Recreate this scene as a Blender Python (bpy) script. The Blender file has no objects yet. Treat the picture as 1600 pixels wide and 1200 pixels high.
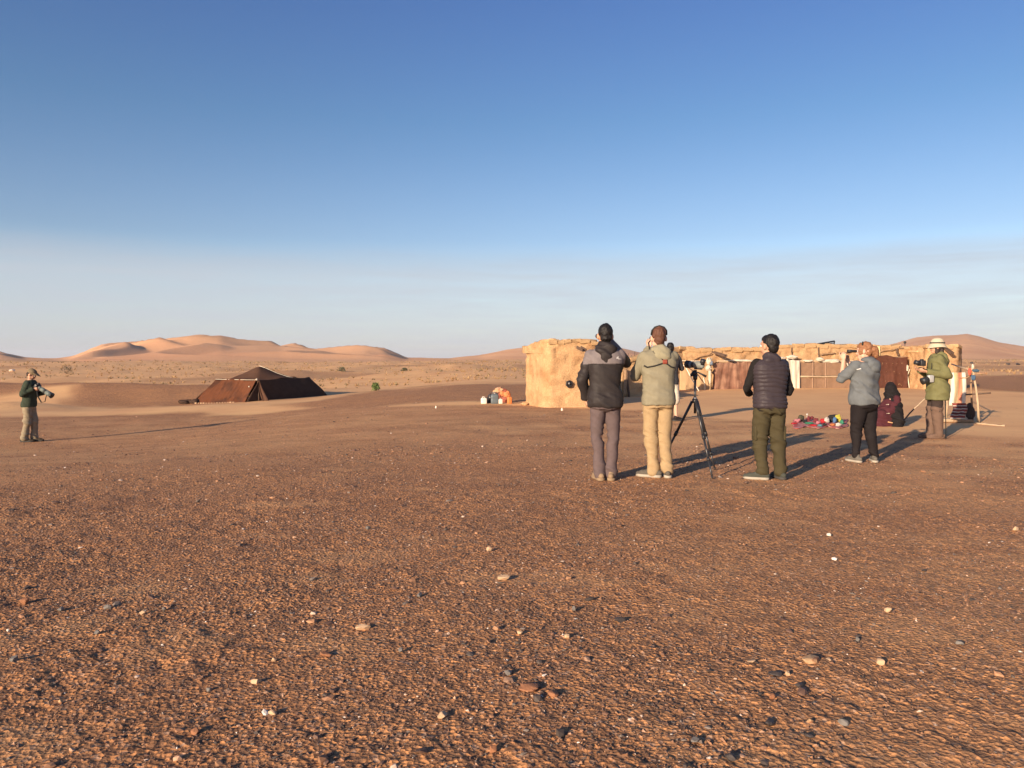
import bpy, bmesh, math, random
import numpy as np
from mathutils import Vector, Matrix, Euler
from mathutils.bvhtree import BVHTree
R = math.radians
rng = np.random.default_rng(7); random.seed(7)
SC = bpy.context.scene
COL = SC.collection

# ------------------------------------------------------------------ camera
CAM_H = 1.43; F = 1200.0; HOR = 559.0
PITCH = math.atan((600 - HOR) / F)
cd = bpy.data.cameras.new('camera'); cam = bpy.data.objects.new('camera', cd); COL.objects.link(cam)
cam.location = (0, 0, CAM_H); cam.rotation_euler = (R(90) - PITCH, 0, 0)
cd.sensor_width = 36; cd.lens = 36 * F / 1600; cd.clip_start = 0.05; cd.clip_end = 20000
SC.camera = cam

# ------------------------------------------------------------------ sky and sun
SUN_EL = 14.5; SUN_AZ = 216.9      # azimuth clockwise from +Y: behind the camera, to its left
W = bpy.data.worlds.new('World'); SC.world = W; W.use_nodes = True
nt = W.node_tree; nt.nodes.clear()
def wn(t, **k):
    n = nt.nodes.new(t)
    for a, b in k.items(): setattr(n, a, b)
    return n
out = wn('ShaderNodeOutputWorld'); bg = wn('ShaderNodeBackground'); bg.inputs['Strength'].default_value = 0.1
sky = wn('ShaderNodeTexSky', sky_type='NISHITA', sun_disc=False)
sky.sun_elevation = R(SUN_EL); sky.sun_rotation = R(SUN_AZ); sky.altitude = 700; sky.air_density = 1.0; sky.dust_density = 1.2; sky.ozone_density = 2.0
tc = wn('ShaderNodeTexCoord'); sep = wn('ShaderNodeSeparateXYZ'); nt.links.new(tc.outputs['Generated'], sep.inputs[0])
mp = wn('ShaderNodeMapping'); mp.inputs['Scale'].default_value = (1.3, 1.3, 16); nt.links.new(tc.outputs['Generated'], mp.inputs[0])
nz = wn('ShaderNodeTexNoise'); nz.inputs['Scale'].default_value = 1.6; nz.inputs['Detail'].default_value = 4; nz.inputs['Roughness'].default_value = .5
nt.links.new(mp.outputs[0], nz.inputs['Vector'])
def wm(op, a, b=None, c=None):
    n = wn('ShaderNodeMath', operation=op)
    for i, v in enumerate((a, b, c)):
        if v is None: continue
        if isinstance(v, (int, float)): n.inputs[i].default_value = v
        else: nt.links.new(v, n.inputs[i])
    return n.outputs[0]
wob = wm('MULTIPLY', wm("SUBTRACT", nz.outputs["Fac"], .5), .040)
el = wm('ADD', sep.outputs['Z'], wob)
mr = wn('ShaderNodeMapRange', interpolation_type='SMOOTHSTEP'); nt.links.new(el, mr.inputs[0])
mr.inputs[1].default_value = .146; mr.inputs[2].default_value = .104; mr.inputs[3].default_value = 0; mr.inputs[4].default_value = .62
mix = wn('ShaderNodeMix', data_type='RGBA'); nz2 = wn('ShaderNodeTexNoise'); nz2.inputs['Scale'].default_value = 5.5; nz2.inputs['Detail'].default_value = 6; nz2.inputs['Roughness'].default_value = .6; nt.links.new(mp.outputs[0], nz2.inputs['Vector'])
nt.links.new(wm('MULTIPLY', mr.outputs[0], wm('ADD', wm('MULTIPLY', nz2.outputs['Fac'], 1.1), .45)), mix.inputs[0])
grade = wn('ShaderNodeMix', data_type='RGBA', blend_type='MULTIPLY'); grade.inputs[0].default_value = 1
nt.links.new(sky.outputs[0], grade.inputs[6]); grade.inputs[7].default_value = (1.0, 1.0, 1.0, 1)
nt.links.new(grade.outputs[2], mix.inputs[6]); mix.inputs[7].default_value = (3.55, 3.75, 3.95, 1)   # thin cirrus veil low in the sky
ramp = wn('ShaderNodeValToRGB'); nt.links.new(sep.outputs['Z'], ramp.inputs[0]); cr_ = ramp.color_ramp
for i, (p_, c_) in enumerate(((0.0, (.88, .88, .98)), (.10, (.86, .85, .90)), (.15, (.68, .685, .765)), (.21, (.61, .66, .755)), (.29, (.49, .615, .74)), (.42, (.42, .545, .79)))):
    e_ = cr_.elements[i] if i < 2 else cr_.elements.new(p_)
    e_.position = p_; e_.color = (*c_, 1)
gm_ = wn('ShaderNodeMix', data_type='RGBA', blend_type='MULTIPLY'); gm_.inputs[0].default_value = 1; nt.links.new(mix.outputs[2], gm_.inputs[6]); nt.links.new(ramp.outputs[0], gm_.inputs[7])
mix = gm_
nt.links.new(mix.outputs[2], bg.inputs[0]); nt.links.new(bg.outputs[0], out.inputs[0])
SUN_DIR = Vector((math.sin(R(SUN_AZ)) * math.cos(R(SUN_EL)), math.cos(R(SUN_AZ)) * math.cos(R(SUN_EL)), math.sin(R(SUN_EL))))
sl = bpy.data.lights.new('sun', 'SUN'); sl.energy = 4.6; sl.angle = R(.53); sl.color = (1.0, .78, .56)
so = bpy.data.objects.new('sun', sl); COL.objects.link(so)
so.rotation_euler = SUN_DIR.to_track_quat('Z', 'Y').to_euler(); so.location = (-20, -30, 20)
SC.view_settings.view_transform = 'Standard'; SC.view_settings.look = 'None'; SC.view_settings.gamma = 1
SC.view_settings.use_curve_mapping = False
SC.view_settings.exposure = 0.92
SC.render.engine = 'CYCLES'

# ------------------------------------------------------------------ helpers
def lin(c):
    return tuple(((v / 255) / 12.92 if v / 255 <= .04045 else ((v / 255 + .055) / 1.055) ** 2.4) for v in c) + (1,)
def tag(o, label=None, cat=None, group=None, kind=None):
    if label: o['label'] = label
    if cat: o['category'] = cat
    if group: o['group'] = group
    if kind: o['kind'] = kind
    return o
def empty(name, loc, label, cat, rz=0, group=None):
    o = bpy.data.objects.new(name, None); COL.objects.link(o); o.location = loc; o.rotation_euler = (0, 0, rz)
    o.empty_display_size = .2
    return tag(o, label, cat, group)
def ray(px, py):
    a = (px - 800) / F; b = -(py - 600) / F
    cp, sp = math.cos(PITCH), math.sin(PITCH)
    return Vector((a, cp + b * sp, -sp + b * cp))
def at(px, py, Y):
    r = ray(px, py); return Vector((0, 0, CAM_H)) + r * (Y / r.y)
def ground(px, py, z=0.0):
    r = ray(px, py); return Vector((0, 0, CAM_H)) + r * ((z - CAM_H) / r.z)

def _h(ix, iy, iz, s):
    n = (ix * 374761393 + iy * 668265263 + iz * 2147483647 + s * 974634777).astype(np.int64) & 0xffffffff
    n = ((n ^ (n >> 13)) * 1274126177) & 0xffffffff
    n = ((n ^ (n >> 16)) * 2246822519) & 0xffffffff
    return ((n ^ (n >> 15)) & 0xffff) / 65535.0
def n2(x, y, s=0):
    x = np.asarray(x, float); y = np.asarray(y, float)
    x, y = np.broadcast_arrays(x, y)
    ix = np.floor(x).astype(np.int64); iy = np.floor(y).astype(np.int64); fx = x - ix; fy = y - iy
    fx = fx * fx * (3 - 2 * fx); fy = fy * fy * (3 - 2 * fy); z = np.zeros_like(ix)
    a = _h(ix, iy, z, s); b = _h(ix + 1, iy, z, s); c = _h(ix, iy + 1, z, s); d = _h(ix + 1, iy + 1, z, s)
    return ((a * (1 - fx) + b * fx) * (1 - fy) + (c * (1 - fx) + d * fx) * fy) * 2 - 1
def n3(p, s=0):
    i = np.floor(p).astype(np.int64); f = p - i; f = f * f * (3 - 2 * f); r = 0
    for dx in (0, 1):
        for dy in (0, 1):
            for dz in (0, 1):
                w = (f[:, 0] if dx else 1 - f[:, 0]) * (f[:, 1] if dy else 1 - f[:, 1]) * (f[:, 2] if dz else 1 - f[:, 2])
                r = r + w * _h(i[:, 0] + dx, i[:, 1] + dy, i[:, 2] + dz, s)
    return r * 2 - 1
def fbm(x, y, o=4, s=0, g=.5):
    r = 0; a = 1
    for k in range(o): r = r + a * n2(x * 2 ** k + 17.3 * k, y * 2 ** k - 9.1 * k, s + k); a *= g
    return r
def ss(a, b, v):
    t = np.clip((v - a) / (b - a), 0, 1); return t * t * (3 - 2 * t)

def npmesh(name, V, Q, mat=None, parent=None, smooth=True, colors=None, attrs=None):
    """V (n,3); Q (m,k) with k = 3 or 4"""
    V = np.asarray(V, np.float32); Q = np.asarray(Q, np.int32); k = Q.shape[1]
    me = bpy.data.meshes.new(name); me.vertices.add(len(V)); me.vertices.foreach_set('co', V.ravel())
    me.loops.add(Q.size); me.loops.foreach_set('vertex_index', Q.ravel())
    me.polygons.add(len(Q)); me.polygons.foreach_set('loop_start', np.arange(len(Q), dtype=np.int32) * k)
    try: me.polygons.foreach_set('loop_total', np.full(len(Q), k, np.int32))
    except Exception: pass
    me.polygons.foreach_set('use_smooth', np.full(len(Q), smooth, bool))
    me.update(calc_edges=True)
    if colors is not None:
        ca = me.color_attributes.new('tint', 'FLOAT_COLOR', 'POINT'); ca.data.foreach_set('color', np.asarray(colors, np.float32).ravel())
    if attrs:
        for n_, a in attrs.items():
            at_ = me.attributes.new(n_, 'FLOAT', 'POINT'); at_.data.foreach_set('value', np.asarray(a, np.float32).ravel())
    if mat: me.materials.append(mat)
    o = bpy.data.objects.new(name, me); COL.objects.link(o)
    if parent: o.parent = parent
    return o
def gridfaces(nr, nc, wrap=False):
    r = np.arange(nr - 1)[:, None]; c = np.arange(nc if wrap else nc - 1)[None, :]
    a = r * nc + c; b = r * nc + (c + 1) % nc
    return np.stack([a, b, b + nc, a + nc], -1).reshape(-1, 4)

class MB:
    """collects solids and links them as ONE mesh object"""
    def __init__(s): s.v = []; s.f = []
    def add(s, vs, fs):
        n = len(s.v); s.v += [tuple(v) for v in vs]; s.f += [tuple(i + n for i in f) for f in fs]; return s
    def ell(s, c, r, rot=None, seg=14, rings=9):
        c = Vector(c); r = (r, r, r) if isinstance(r, (int, float)) else r
        vs = []; 
        for i in range(1, rings):
            t = math.pi * i / rings
            for j in range(seg):
                a = 2 * math.pi * j / seg; v = Vector((math.sin(t) * math.cos(a) * r[0], math.sin(t) * math.sin(a) * r[1], math.cos(t) * r[2]))
                vs.append(v)
        vs.append(Vector((0, 0, r[2]))); vs.append(Vector((0, 0, -r[2]))); N = len(vs)
        if rot is not None: vs = [rot @ v for v in vs]
        fs = []
        for i in range(rings - 2):
            for j in range(seg):
                a = i * seg + j; b = i * seg + (j + 1) % seg; fs.append((a, a + seg, b + seg, b))
        for j in range(seg):
            fs.append((N - 2, j, (j + 1) % seg)); q = (rings - 2) * seg; fs.append((N - 1, q + (j + 1) % seg, q + j))
        return s.add([v + c for v in vs], fs)
    def tube(s, pts, rad, seg=12, cap=True, ball=False, flat=1.0, ref=None):
        pts = [Vector(p) for p in pts]; rad = [rad] * len(pts) if isinstance(rad, (int, float)) else list(rad)
        vs = []; fs = []; n = len(pts); prev = None
        for i, p in enumerate(pts):
            t = (pts[min(i + 1, n - 1)] - pts[max(i - 1, 0)]).normalized()
            if ref is not None: u = Vector(ref) - t * t.dot(Vector(ref))
            elif prev is not None: u = prev - t * t.dot(prev)
            else: u = t.orthogonal()
            if u.length < 1e-5: u = t.orthogonal()
            u.normalize(); prev = u; w = t.cross(u)
            for j in range(seg):
                a = 2 * math.pi * j / seg; vs.append(p + u * (math.cos(a) * rad[i]) + w * (math.sin(a) * rad[i] * flat))
        for i in range(n - 1):
            for j in range(seg):
                a = i * seg + j; b = i * seg + (j + 1) % seg; fs.append((a, b, b + seg, a + seg))
        if cap: fs.append(tuple(range(seg))[::-1]); fs.append(tuple((n - 1) * seg + j for j in range(seg)))
        s.add(vs, fs)
        if ball:
            for p, r in zip(pts, rad): s.ell(p, r * .99, seg=seg, rings=8)
        return s
    def slices(s, L, seg=22):
        """L: (cx, cy, z, rx, ry[, power])"""
        vs = []; fs = []; n = len(L)
        for q in L:
            cx, cy, z, rx, ry = q[:5]; pw = q[5] if len(q) > 5 else 2.3
            for j in range(seg):
                a = 2 * math.pi * j / seg; c, d = math.cos(a), math.sin(a)
                vs.append((cx + rx * math.copysign(abs(c) ** (2 / pw), c), cy + ry * math.copysign(abs(d) ** (2 / pw), d), z))
        for i in range(n - 1):
            for j in range(seg):
                a = i * seg + j; b = i * seg + (j + 1) % seg; fs.append((a, b, b + seg, a + seg))
        fs.append(tuple(range(seg))[::-1]); fs.append(tuple((n - 1) * seg + j for j in range(seg)))
        return s.add(vs, fs)
    def box(s, c, d, rot=None):
        c = Vector(c); x, y, z = [q / 2 for q in d]
        vs = [Vector((a * x, b * y, e * z)) for a in (-1, 1) for b in (-1, 1) for e in (-1, 1)]
        if rot is not None: vs = [rot @ v for v in vs]
        return s.add([v + c for v in vs], [(0, 1, 3, 2), (4, 6, 7, 5), (0, 4, 5, 1), (2, 3, 7, 6), (0, 2, 6, 4), (1, 5, 7, 3)])
    def build(s, name, mat, parent=None, smooth=True, bevel=0):
        me = bpy.data.meshes.new(name); me.from_pydata(s.v, [], s.f)
        for p in me.polygons: p.use_smooth = smooth
        if mat: me.materials.append(mat)
        o = bpy.data.objects.new(name, me); COL.objects.link(o)
        if parent: o.parent = parent
        if bevel:
            m = o.modifiers.new('bevel', 'BEVEL'); m.width = bevel; m.segments = 2; m.limit_method = 'ANGLE'
        return o
    def skin(s, name, mats, parent=None, vox=.012, smooth=4, wr=None, matf=None, seed=0):
        """join everything into one continuous surface; wr(P, N) -> displacement along the normal"""
        me = bpy.data.meshes.new(name + '_t'); me.from_pydata(s.v, [], s.f)
        bm = bmesh.new(); bm.from_mesh(me); bmesh.ops.recalc_face_normals(bm, faces=bm.faces); bm.to_mesh(me); bm.free()
        o = bpy.data.objects.new(name, me); COL.objects.link(o)
        m = o.modifiers.new('r', 'REMESH'); m.mode = 'VOXEL'; m.voxel_size = vox; m.use_smooth_shade = True
        m = o.modifiers.new('s', 'SMOOTH'); m.iterations = smooth; m.factor = .5
        dg = bpy.context.evaluated_depsgraph_get(); ev = o.evaluated_get(dg)
        m2 = bpy.data.meshes.new_from_object(ev, depsgraph=dg)
        bpy.data.objects.remove(o); bpy.data.meshes.remove(me)
        n = len(m2.vertices); P = np.empty(n * 3, np.float32); N = np.empty(n * 3, np.float32)
        m2.vertices.foreach_get('co', P); m2.vertices.foreach_get('normal', N); P = P.reshape(-1, 3); N = N.reshape(-1, 3)
        if wr is not None:
            P = (P + N * wr(P.astype(float), N.astype(float))[:, None]).astype(np.float32); m2.vertices.foreach_set('co', P.ravel())
        m2.materials.clear()
        for mm in (mats if isinstance(mats, (list, tuple)) else [mats]): m2.materials.append(mm)
        m2.polygons.foreach_set('use_smooth', np.ones(len(m2.polygons), bool))
        if matf is not None:
            C = np.empty(len(m2.polygons) * 3, np.float32); m2.polygons.foreach_get('center', C)
            m2.polygons.foreach_set('material_index', matf(C.reshape(-1, 3)).astype(np.int32))
        m2.update(); m2.name = name
        o = bpy.data.objects.new(name, m2); COL.objects.link(o)
        if parent: o.parent = parent
        return o

# ------------------------------------------------------------------ materials
def mat(name, col, rough=.85, var=.15, vscale=6, bump=0, bscale=60, spec=.3, metal=0, attr=False, weave=0, col2=None, c2scale=3, c2=(.45, .6), coat=0):
    m = bpy.data.materials.new(name); m.use_nodes = True; t = m.node_tree; b = t.nodes['Principled BSDF']
    b.inputs['Roughness'].default_value = rough; b.inputs['Metallic'].default_value = metal
    b.inputs['Specular IOR Level'].default_value = spec; b.inputs['Coat Weight'].default_value = coat
    L = t.links.new; N = t.nodes.new
    tc = N('ShaderNodeTexCoord'); src = None
    if attr:
        a = N('ShaderNodeAttribute'); a.attribute_name = 'tint'; src = a.outputs['Color']
    else:
        rgb = N('ShaderNodeRGB'); rgb.outputs[0].default_value = (*col[:3], 1); src = rgb.outputs[0]
    if col2:
        n = N('ShaderNodeTexNoise'); n.inputs['Scale'].default_value = c2scale; n.inputs['Detail'].default_value = 5; L(tc.outputs['Object'], n.inputs['Vector'])
        r = N('ShaderNodeMapRange'); r.inputs[1].default_value = c2[0]; r.inputs[2].default_value = c2[1]; L(n.outputs['Fac'], r.inputs[0])
        x = N('ShaderNodeMix'); x.data_type = 'RGBA'; L(r.outputs[0], x.inputs[0]); L(src, x.inputs[6]); x.inputs[7].default_value = (*col2[:3], 1); src = x.outputs[2]
    if var:
        n = N('ShaderNodeTexNoise'); n.inputs['Scale'].default_value = vscale; n.inputs['Detail'].default_value = 6; n.inputs['Roughness'].default_value = .65; L(tc.outputs['Object'], n.inputs['Vector'])
        r = N('ShaderNodeMapRange'); r.inputs[1].default_value = .25; r.inputs[2].default_value = .75; r.inputs[3].default_value = 1 - var; r.inputs[4].default_value = 1 + var; L(n.outputs['Fac'], r.inputs[0])
        x = N('ShaderNodeVectorMath'); x.operation = 'SCALE'; L(src, x.inputs[0]); L(r.outputs[0], x.inputs['Scale']); src = x.outputs[0]
    L(src, b.inputs['Base Color'])
    if bump:
        n = N('ShaderNodeTexNoise'); n.inputs['Scale'].default_value = bscale; n.inputs['Detail'].default_value = 5; n.inputs['Roughness'].default_value = .6; L(tc.outputs['Object'], n.inputs['Vector'])
        bp = N('ShaderNodeBump'); bp.inputs['Strength'].default_value = 1; bp.inputs['Distance'].default_value = bump; L(n.outputs['Fac'], bp.inputs['Height']); L(bp.outputs[0], b.inputs['Normal'])
    return m

# ------------------------------------------------------------------ terrain
def front_edge(x):      # distance at which the stony plain gives way to sand
    return np.interp(x, [-60, -22, -16, -8, -3, .4, 3.5, 4.1, 5.5, 6.2, 7.4, 9, 14, 60], [30, 28, 27.5, 26.5, 24.0, 22.6, 21.0, 19.2, 17.2, 15.6, 14.6, 13.8, 12.5, 12])
def terrain(x, y):
    x = np.asarray(x, float); y = np.asarray(y, float); r = np.hypot(x, y)
    z = -.58 * ss(-1.0, -11.0, x) * ss(7, 17.5, y) * (1 - ss(60, 140, y)) - .22 * ss(-11, -17, x) * ss(22, 34, y) * (1 - ss(60, 140, y))
    z = z + .85 * np.exp(-(((x + 27) / 10.5) ** 2 + ((y - 44) / 6.0) ** 2) ** 1.2)
    z = z + .34 * np.exp(-(((x + 17.5 - (y - 38) * .25) / 4.5) ** 2 + ((y - 42) / 3.2) ** 2))
    z = z + .40 * np.exp(-(((x + 21.5) / 2.2) ** 2 + ((y - 33 - (x + 21) * .3) / 1.3) ** 2))
    z = z + .13 * np.exp(-(((x + 10) / 9) ** 2 + ((y - 31.0 - .05 * x) / 2.0) ** 2))
    z = z + .12 * np.exp(-(((x - 12) / 10) ** 2 + ((y - 33.5) / 7) ** 2))
    z = z + .35 * ss(40, 80, r) * fbm(x / 21, y / 34, 3, 3) + .5 * ss(45, 90, r) * (1 - ss(260, 420, r)) * np.maximum(0, fbm(x / 9, y / 15, 3, 5) - .1)
    z = z + .8 * ss(90, 300, r) * fbm(x / 80, y / 110, 2, 9)
    z = z + .13 * fbm(x / 4.5, y / 3.0, 3, 14) * ss(-9, -14, x) * ss(29, 36, y) * (1 - ss(52, 60, y)) * (1 - np.exp(-(((x + 12.8) / 4.2) ** 2 + ((y - 38.5) / 3.6) ** 2) ** 2))
    near = 1 - ss(9, 22, r)
    return z + .018 * fbm(x / 1.7, y / 1.7, 2, 21) * near
def sandiness(x, y):
    r = np.hypot(x, y); w = fbm(x / 2.3, y / 2.3, 4, 31)
    e = front_edge(x) + w * .9
    s = ss(-.8, .5, y - e)
    # dark stony flats behind the sand: centre plain, mound on the left, band at far right
    dark = ss(24.5, 26, y + w * .5) * (1 - ss(40, 46, y + w * 2.5)) * ss(-9.5, -7.5, x + w) * (1 - ss(1.5, 3, x))
    dark = np.maximum(dark, ss(33.6, 35.2, y + w * 1.2 + np.clip(x + 14, -4, 0) * .3 - 5.5 * np.exp(-((x + 24.5) / 2.2) ** 2)) * (1 - ss(49, 54, y + w * 2)) * (1 - ss(-14.5, -12.0, x + w)))
    dark = np.maximum(dark, ss(28, 31, y + w) * (1 - ss(52, 60, y + w * 2)) * ss(19, 21, x + w))
    dark = np.maximum(dark, .6 * ss(.15, .5, fbm(x / 14, y / 40, 3, 44)) * ss(60, 80, r) * (1 - ss(500, 700, r)))
    s = s * (1 - .93 * dark)
    s = np.maximum(s, ss(.30, .85, fbm(x / 1.1, y / .55, 4, 61)) * .24 * (1 - ss(15, 40, r)))
    s = np.maximum(s, (.24 * ss(-1.5, 4.5, x) + .40 * ss(7, 15, r)) * (.65 + .5 * fbm(x / .7, y / .5, 3, 66)) * (1 - ss(24, 28, y)))
    return np.clip(s, 0, 1)
def micro(x, y):
    r = np.hypot(x, y); k = 1 - ss(14, 26, r)
    u1, v1 = x * .83 + y * .56, -x * .56 + y * .83; u2, v2 = x * .36 - y * .93, x * .93 + y * .36
    m = (.0052 * fbm(u2 / .17, v2 / .13, 3, 71) + .0042 * np.abs(n2(u1 / .041, v1 / .036, 75)) + .0028 * n2(u2 / .019, v2 / .019, 77)) * (1 + .7 * fbm(x / .8, y / .8, 2, 79))
    return m * k
def TZ(x, y): return float(terrain(np.array([x]), np.array([y]))[0])

pxr = np.arange(760, 34, -1.25); r1 = CAM_H * F / pxr
r1 = np.concatenate([np.linspace(.05, r1[0], 6)[:-1], r1]); r2 = np.geomspace(r1[-1], 9000, 170)[1:]
RR = np.concatenate([r1, r2])
th = np.concatenate([np.linspace(-180, -46, 34)[:-1], np.linspace(-46, 46, 540), np.linspace(46, 180, 34)[1:-1]]) * math.pi / 180
A, B = np.meshgrid(th, RR); GX = B * np.sin(A); GY = B * np.cos(A)
GZ = terrain(GX, GY); SA = sandiness(GX, GY)
GZ = GZ + micro(GX, GY) * (1 - .75 * SA)
GZ = GZ - ((B / 9000) ** 2) * 6
n_t = len(th)
Vg = np.stack([GX, GY, GZ], -1).reshape(-1, 3); Qg = gridfaces(len(RR), n_t, wrap=True)[:, ::-1]

# ground material
gm = bpy.data.materials.new('desert ground'); gm.use_nodes = True; t = gm.node_tree; L = t.links.new; N = t.nodes.new
b = t.nodes['Principled BSDF']; b.inputs['Roughness'].default_value = .95; b.inputs['Specular IOR Level'].default_value = .15
tcg = N('ShaderNodeTexCoord'); ob = tcg.outputs['Object']
def nzn(sc, det=6, ro=.6, vec=None):
    n = N('ShaderNodeTexNoise'); n.inputs['Scale'].default_value = sc; n.inputs['Detail'].default_value = det; n.inputs['Roughness'].default_value = ro; L(vec or ob, n.inputs['Vector']); return n.outputs['Fac']
def mrn(v, a, b_, c=0, d=1):
    r = N('ShaderNodeMapRange'); r.inputs[1].default_value = a; r.inputs[2].default_value = b_; r.inputs[3].default_value = c; r.inputs[4].default_value = d; L(v, r.inputs[0]); return r.outputs[0]
def mxn(f, a, b_, bt='MIX'):
    x = N('ShaderNodeMix'); x.data_type = 'RGBA'; x.blend_type = bt
    for s_, v in ((0, f), (6, a), (7, b_)):
        if isinstance(v, (int, float)): x.inputs[s_].default_value = v
        elif isinstance(v, tuple): x.inputs[s_].default_value = (*v[:3], 1)
        else: L(v, x.inputs[s_])
    return x.outputs[2]
sa = N('ShaderNodeAttribute'); sa.attribute_name = 'sand'; sand = sa.outputs['Fac']
SOIL = (.60, .285, .120); SOIL2 = (.44, .205, .092); STONE = (.25, .128, .070); SANDC = (.76, .45, .21); SAND2 = (.68, .37, .175)
gcol = mxn(mrn(nzn(1.1, 8), .38, .66), SOIL, SOIL2)
vor = N('ShaderNodeTexVoronoi'); vor.inputs['Scale'].default_value = 55; L(ob, vor.inputs['Vector'])
sp = N('ShaderNodeSeparateColor'); L(vor.outputs['Color'], sp.inputs[0])
vor2 = N('ShaderNodeTexVoronoi'); vor2.inputs['Scale'].default_value = 22; L(ob, vor2.inputs['Vector'])
sp2 = N('ShaderNodeSeparateColor'); L(vor2.outputs['Color'], sp2.inputs[0])
gcol = mxn(mrn(sp.outputs[0], .42, .55), gcol, STONE)
gcol = mxn(mrn(sp.outputs[1], .90, .95, 0, .7), gcol, (.52, .33, .22))
gcol = mxn(mrn(sp2.outputs[1], .76, .84, 0, .5), gcol, (.16, .098, .066))
scol = mxn(mrn(nzn(.35, 6), .4, .65), SANDC, SAND2)
scol = mxn(mrn(nzn(2.6, 8, .7), .56, .72, 0, .35), scol, (.40, .20, .11))
fin = mxn(sand, gcol, scol)
L(fin, b.inputs['Base Color'])
bp = N('ShaderNodeBump'); bp.inputs['Strength'].default_value = 1; bp.inputs['Distance'].default_value = .012
hh = N('ShaderNodeMath'); hh.operation = 'ADD'; L(nzn(42, 8, .7), hh.inputs[0]); L(vor.outputs['Distance'], hh.inputs[1])
h2 = N('ShaderNodeMath'); h2.operation = 'MULTIPLY'; L(hh.outputs[0], h2.inputs[0]); L(mrn(sand, 0, 1, 1, .25), h2.inputs[1])
L(h2.outputs[0], bp.inputs['Height']); L(bp.outputs[0], b.inputs['Normal'])
gr = npmesh('ground', Vg, Qg, gm, attrs={'sand': SA.ravel()}); tag(gr, kind='structure')
TRI0 = len(Qg) * 2

# ------------------------------------------------------------------ dunes on the horizon
SKX = [-900, -600, -300, -100, 0, 40, 80, 110, 160, 200, 260, 300, 345, 365, 400, 440, 480, 520, 565, 600, 635, 700, 750, 800, 830, 880, 940, 975, 1000, 1040, 1100, 1330, 1390, 1430, 1460, 1490, 1510, 1530, 1560, 1600, 1700, 1900, 2200, 2500]
SKY = [545, 540, 548, 545, 553, 559, 561, 558, 550, 544, 533, 529, 528, 532, 538, 547, 550, 551, 549, 551, 559, 560, 555, 546, 542, 538, 540, 546, 552, 558, 557, 553, 541, 530, 527, 526, 524, 528, 537, 543, 545, 540, 546, 552]
dx_ = np.linspace(-900, 2500, 640); dr = np.geomspace(260, 1900, 220)
PX, DR = np.meshgrid(dx_, dr); TA = (PX - 800) / F
X = TA * DR; Y = DR
el = np.maximum(0, 561.5 - np.interp(dx_, SKX, SKY))[None, :]
rc = 1000 + 220 * n2(dx_ / 170, 0 * dx_, 3)[None, :]
g = np.where(DR < rc, ss(.30, 1.0, DR / rc) ** 1.15, 1 - .8 * ss(1.0, 1.5, DR / rc))
crest = el * rc / F * g
wx = X + 60 * fbm(X / 240, Y / 240, 2, 12); wy = Y + 60 * fbm(X / 240 + 5, Y / 240, 2, 13)
def saw(u, k=.72):
    u = u - np.floor(u); return np.where(u < k, u / k, (1 - u) / (1 - k))
d1 = saw((wx * .93 + wy * .30) / 88 + .7 * n2(wx / 170, wy / 120, 15)) ** 1.3 * (.5 + .5 * n2(wx / 110, wy / 110, 16))
d2 = saw((wx * .80 + wy * .6) / 37 + .8 * n2(wx / 75, wy / 60, 18), .68) ** 1.2 * (.5 + .5 * n2(wx / 60, wy / 60, 19))
msk = ss(300, 420, DR) * (1 - .55 * ss(.7, .92, DR / rc)) * (1 - ss(.98, 1.05, DR / rc) * .8)
msk = msk * (1 - .68 * ss(690, 760, PX)) * (1 - .0 * PX)
hz = crest + msk * (7.5 * d1 * np.clip(el / 12, .15, 1.0) + 5.5 * d2 * np.clip(el / 10, .25, 1)) 
hz = hz + 2.2 * np.clip(el / 18, 0, 1) * msk * fbm(X / 90, Y / 150, 2, 23)
Z = hz - 1.2 + ss(260, 330, DR) * .6
Z[0] = -4
DUNE = mat('dune sand', (.68, .385, .21), rough=.95, var=.06, vscale=.02, spec=.05, bump=.15, bscale=.5, col2=(.62, .33, .18), c2scale=.01)
du = npmesh('dunes', np.stack([X, Y, Z], -1).reshape(-1, 3), gridfaces(len(dr), len(dx_)), DUNE); tag(du, kind='structure')

# ------------------------------------------------------------------ loose gravel (nobody could count it)
t_ = (1 + 5 ** .5) / 2
ICO = np.array([(-1, t_, 0), (1, t_, 0), (-1, -t_, 0), (1, -t_, 0), (0, -1, t_), (0, 1, t_), (0, -1, -t_), (0, 1, -t_), (t_, 0, -1), (t_, 0, 1), (-t_, 0, -1), (-t_, 0, 1)], float); ICO /= np.linalg.norm(ICO[0])
ICF = np.array([(0, 11, 5), (0, 5, 1), (0, 1, 7), (0, 7, 10), (0, 10, 11), (1, 5, 9), (5, 11, 4), (11, 10, 2), (10, 7, 6), (7, 1, 8), (3, 9, 4), (3, 4, 2), (3, 2, 6), (3, 6, 8), (3, 8, 9), (4, 9, 5), (2, 4, 11), (6, 2, 10), (8, 6, 7), (9, 8, 1)])
PAL = np.array([(.14, .08, .056), (.085, .064, .052), (.21, .112, .068), (.30, .155, .085), (.38, .20, .105), (.17, .135, .11), (.44, .26, .16), (.56, .42, .32), (.66, .58, .50)])
PW = np.array([.24, .15, .20, .17, .10, .07, .045, .02, .005]); PW /= PW.sum()
OCT = np.array([(1, 0, 0), (-1, 0, 0), (0, 1, 0), (0, -1, 0), (0, 0, 1), (0, 0, -1)], float)
OCF = np.array([(0, 2, 4), (2, 1, 4), (1, 3, 4), (3, 0, 4), (2, 0, 5), (1, 2, 5), (3, 1, 5), (0, 3, 5)])
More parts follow.
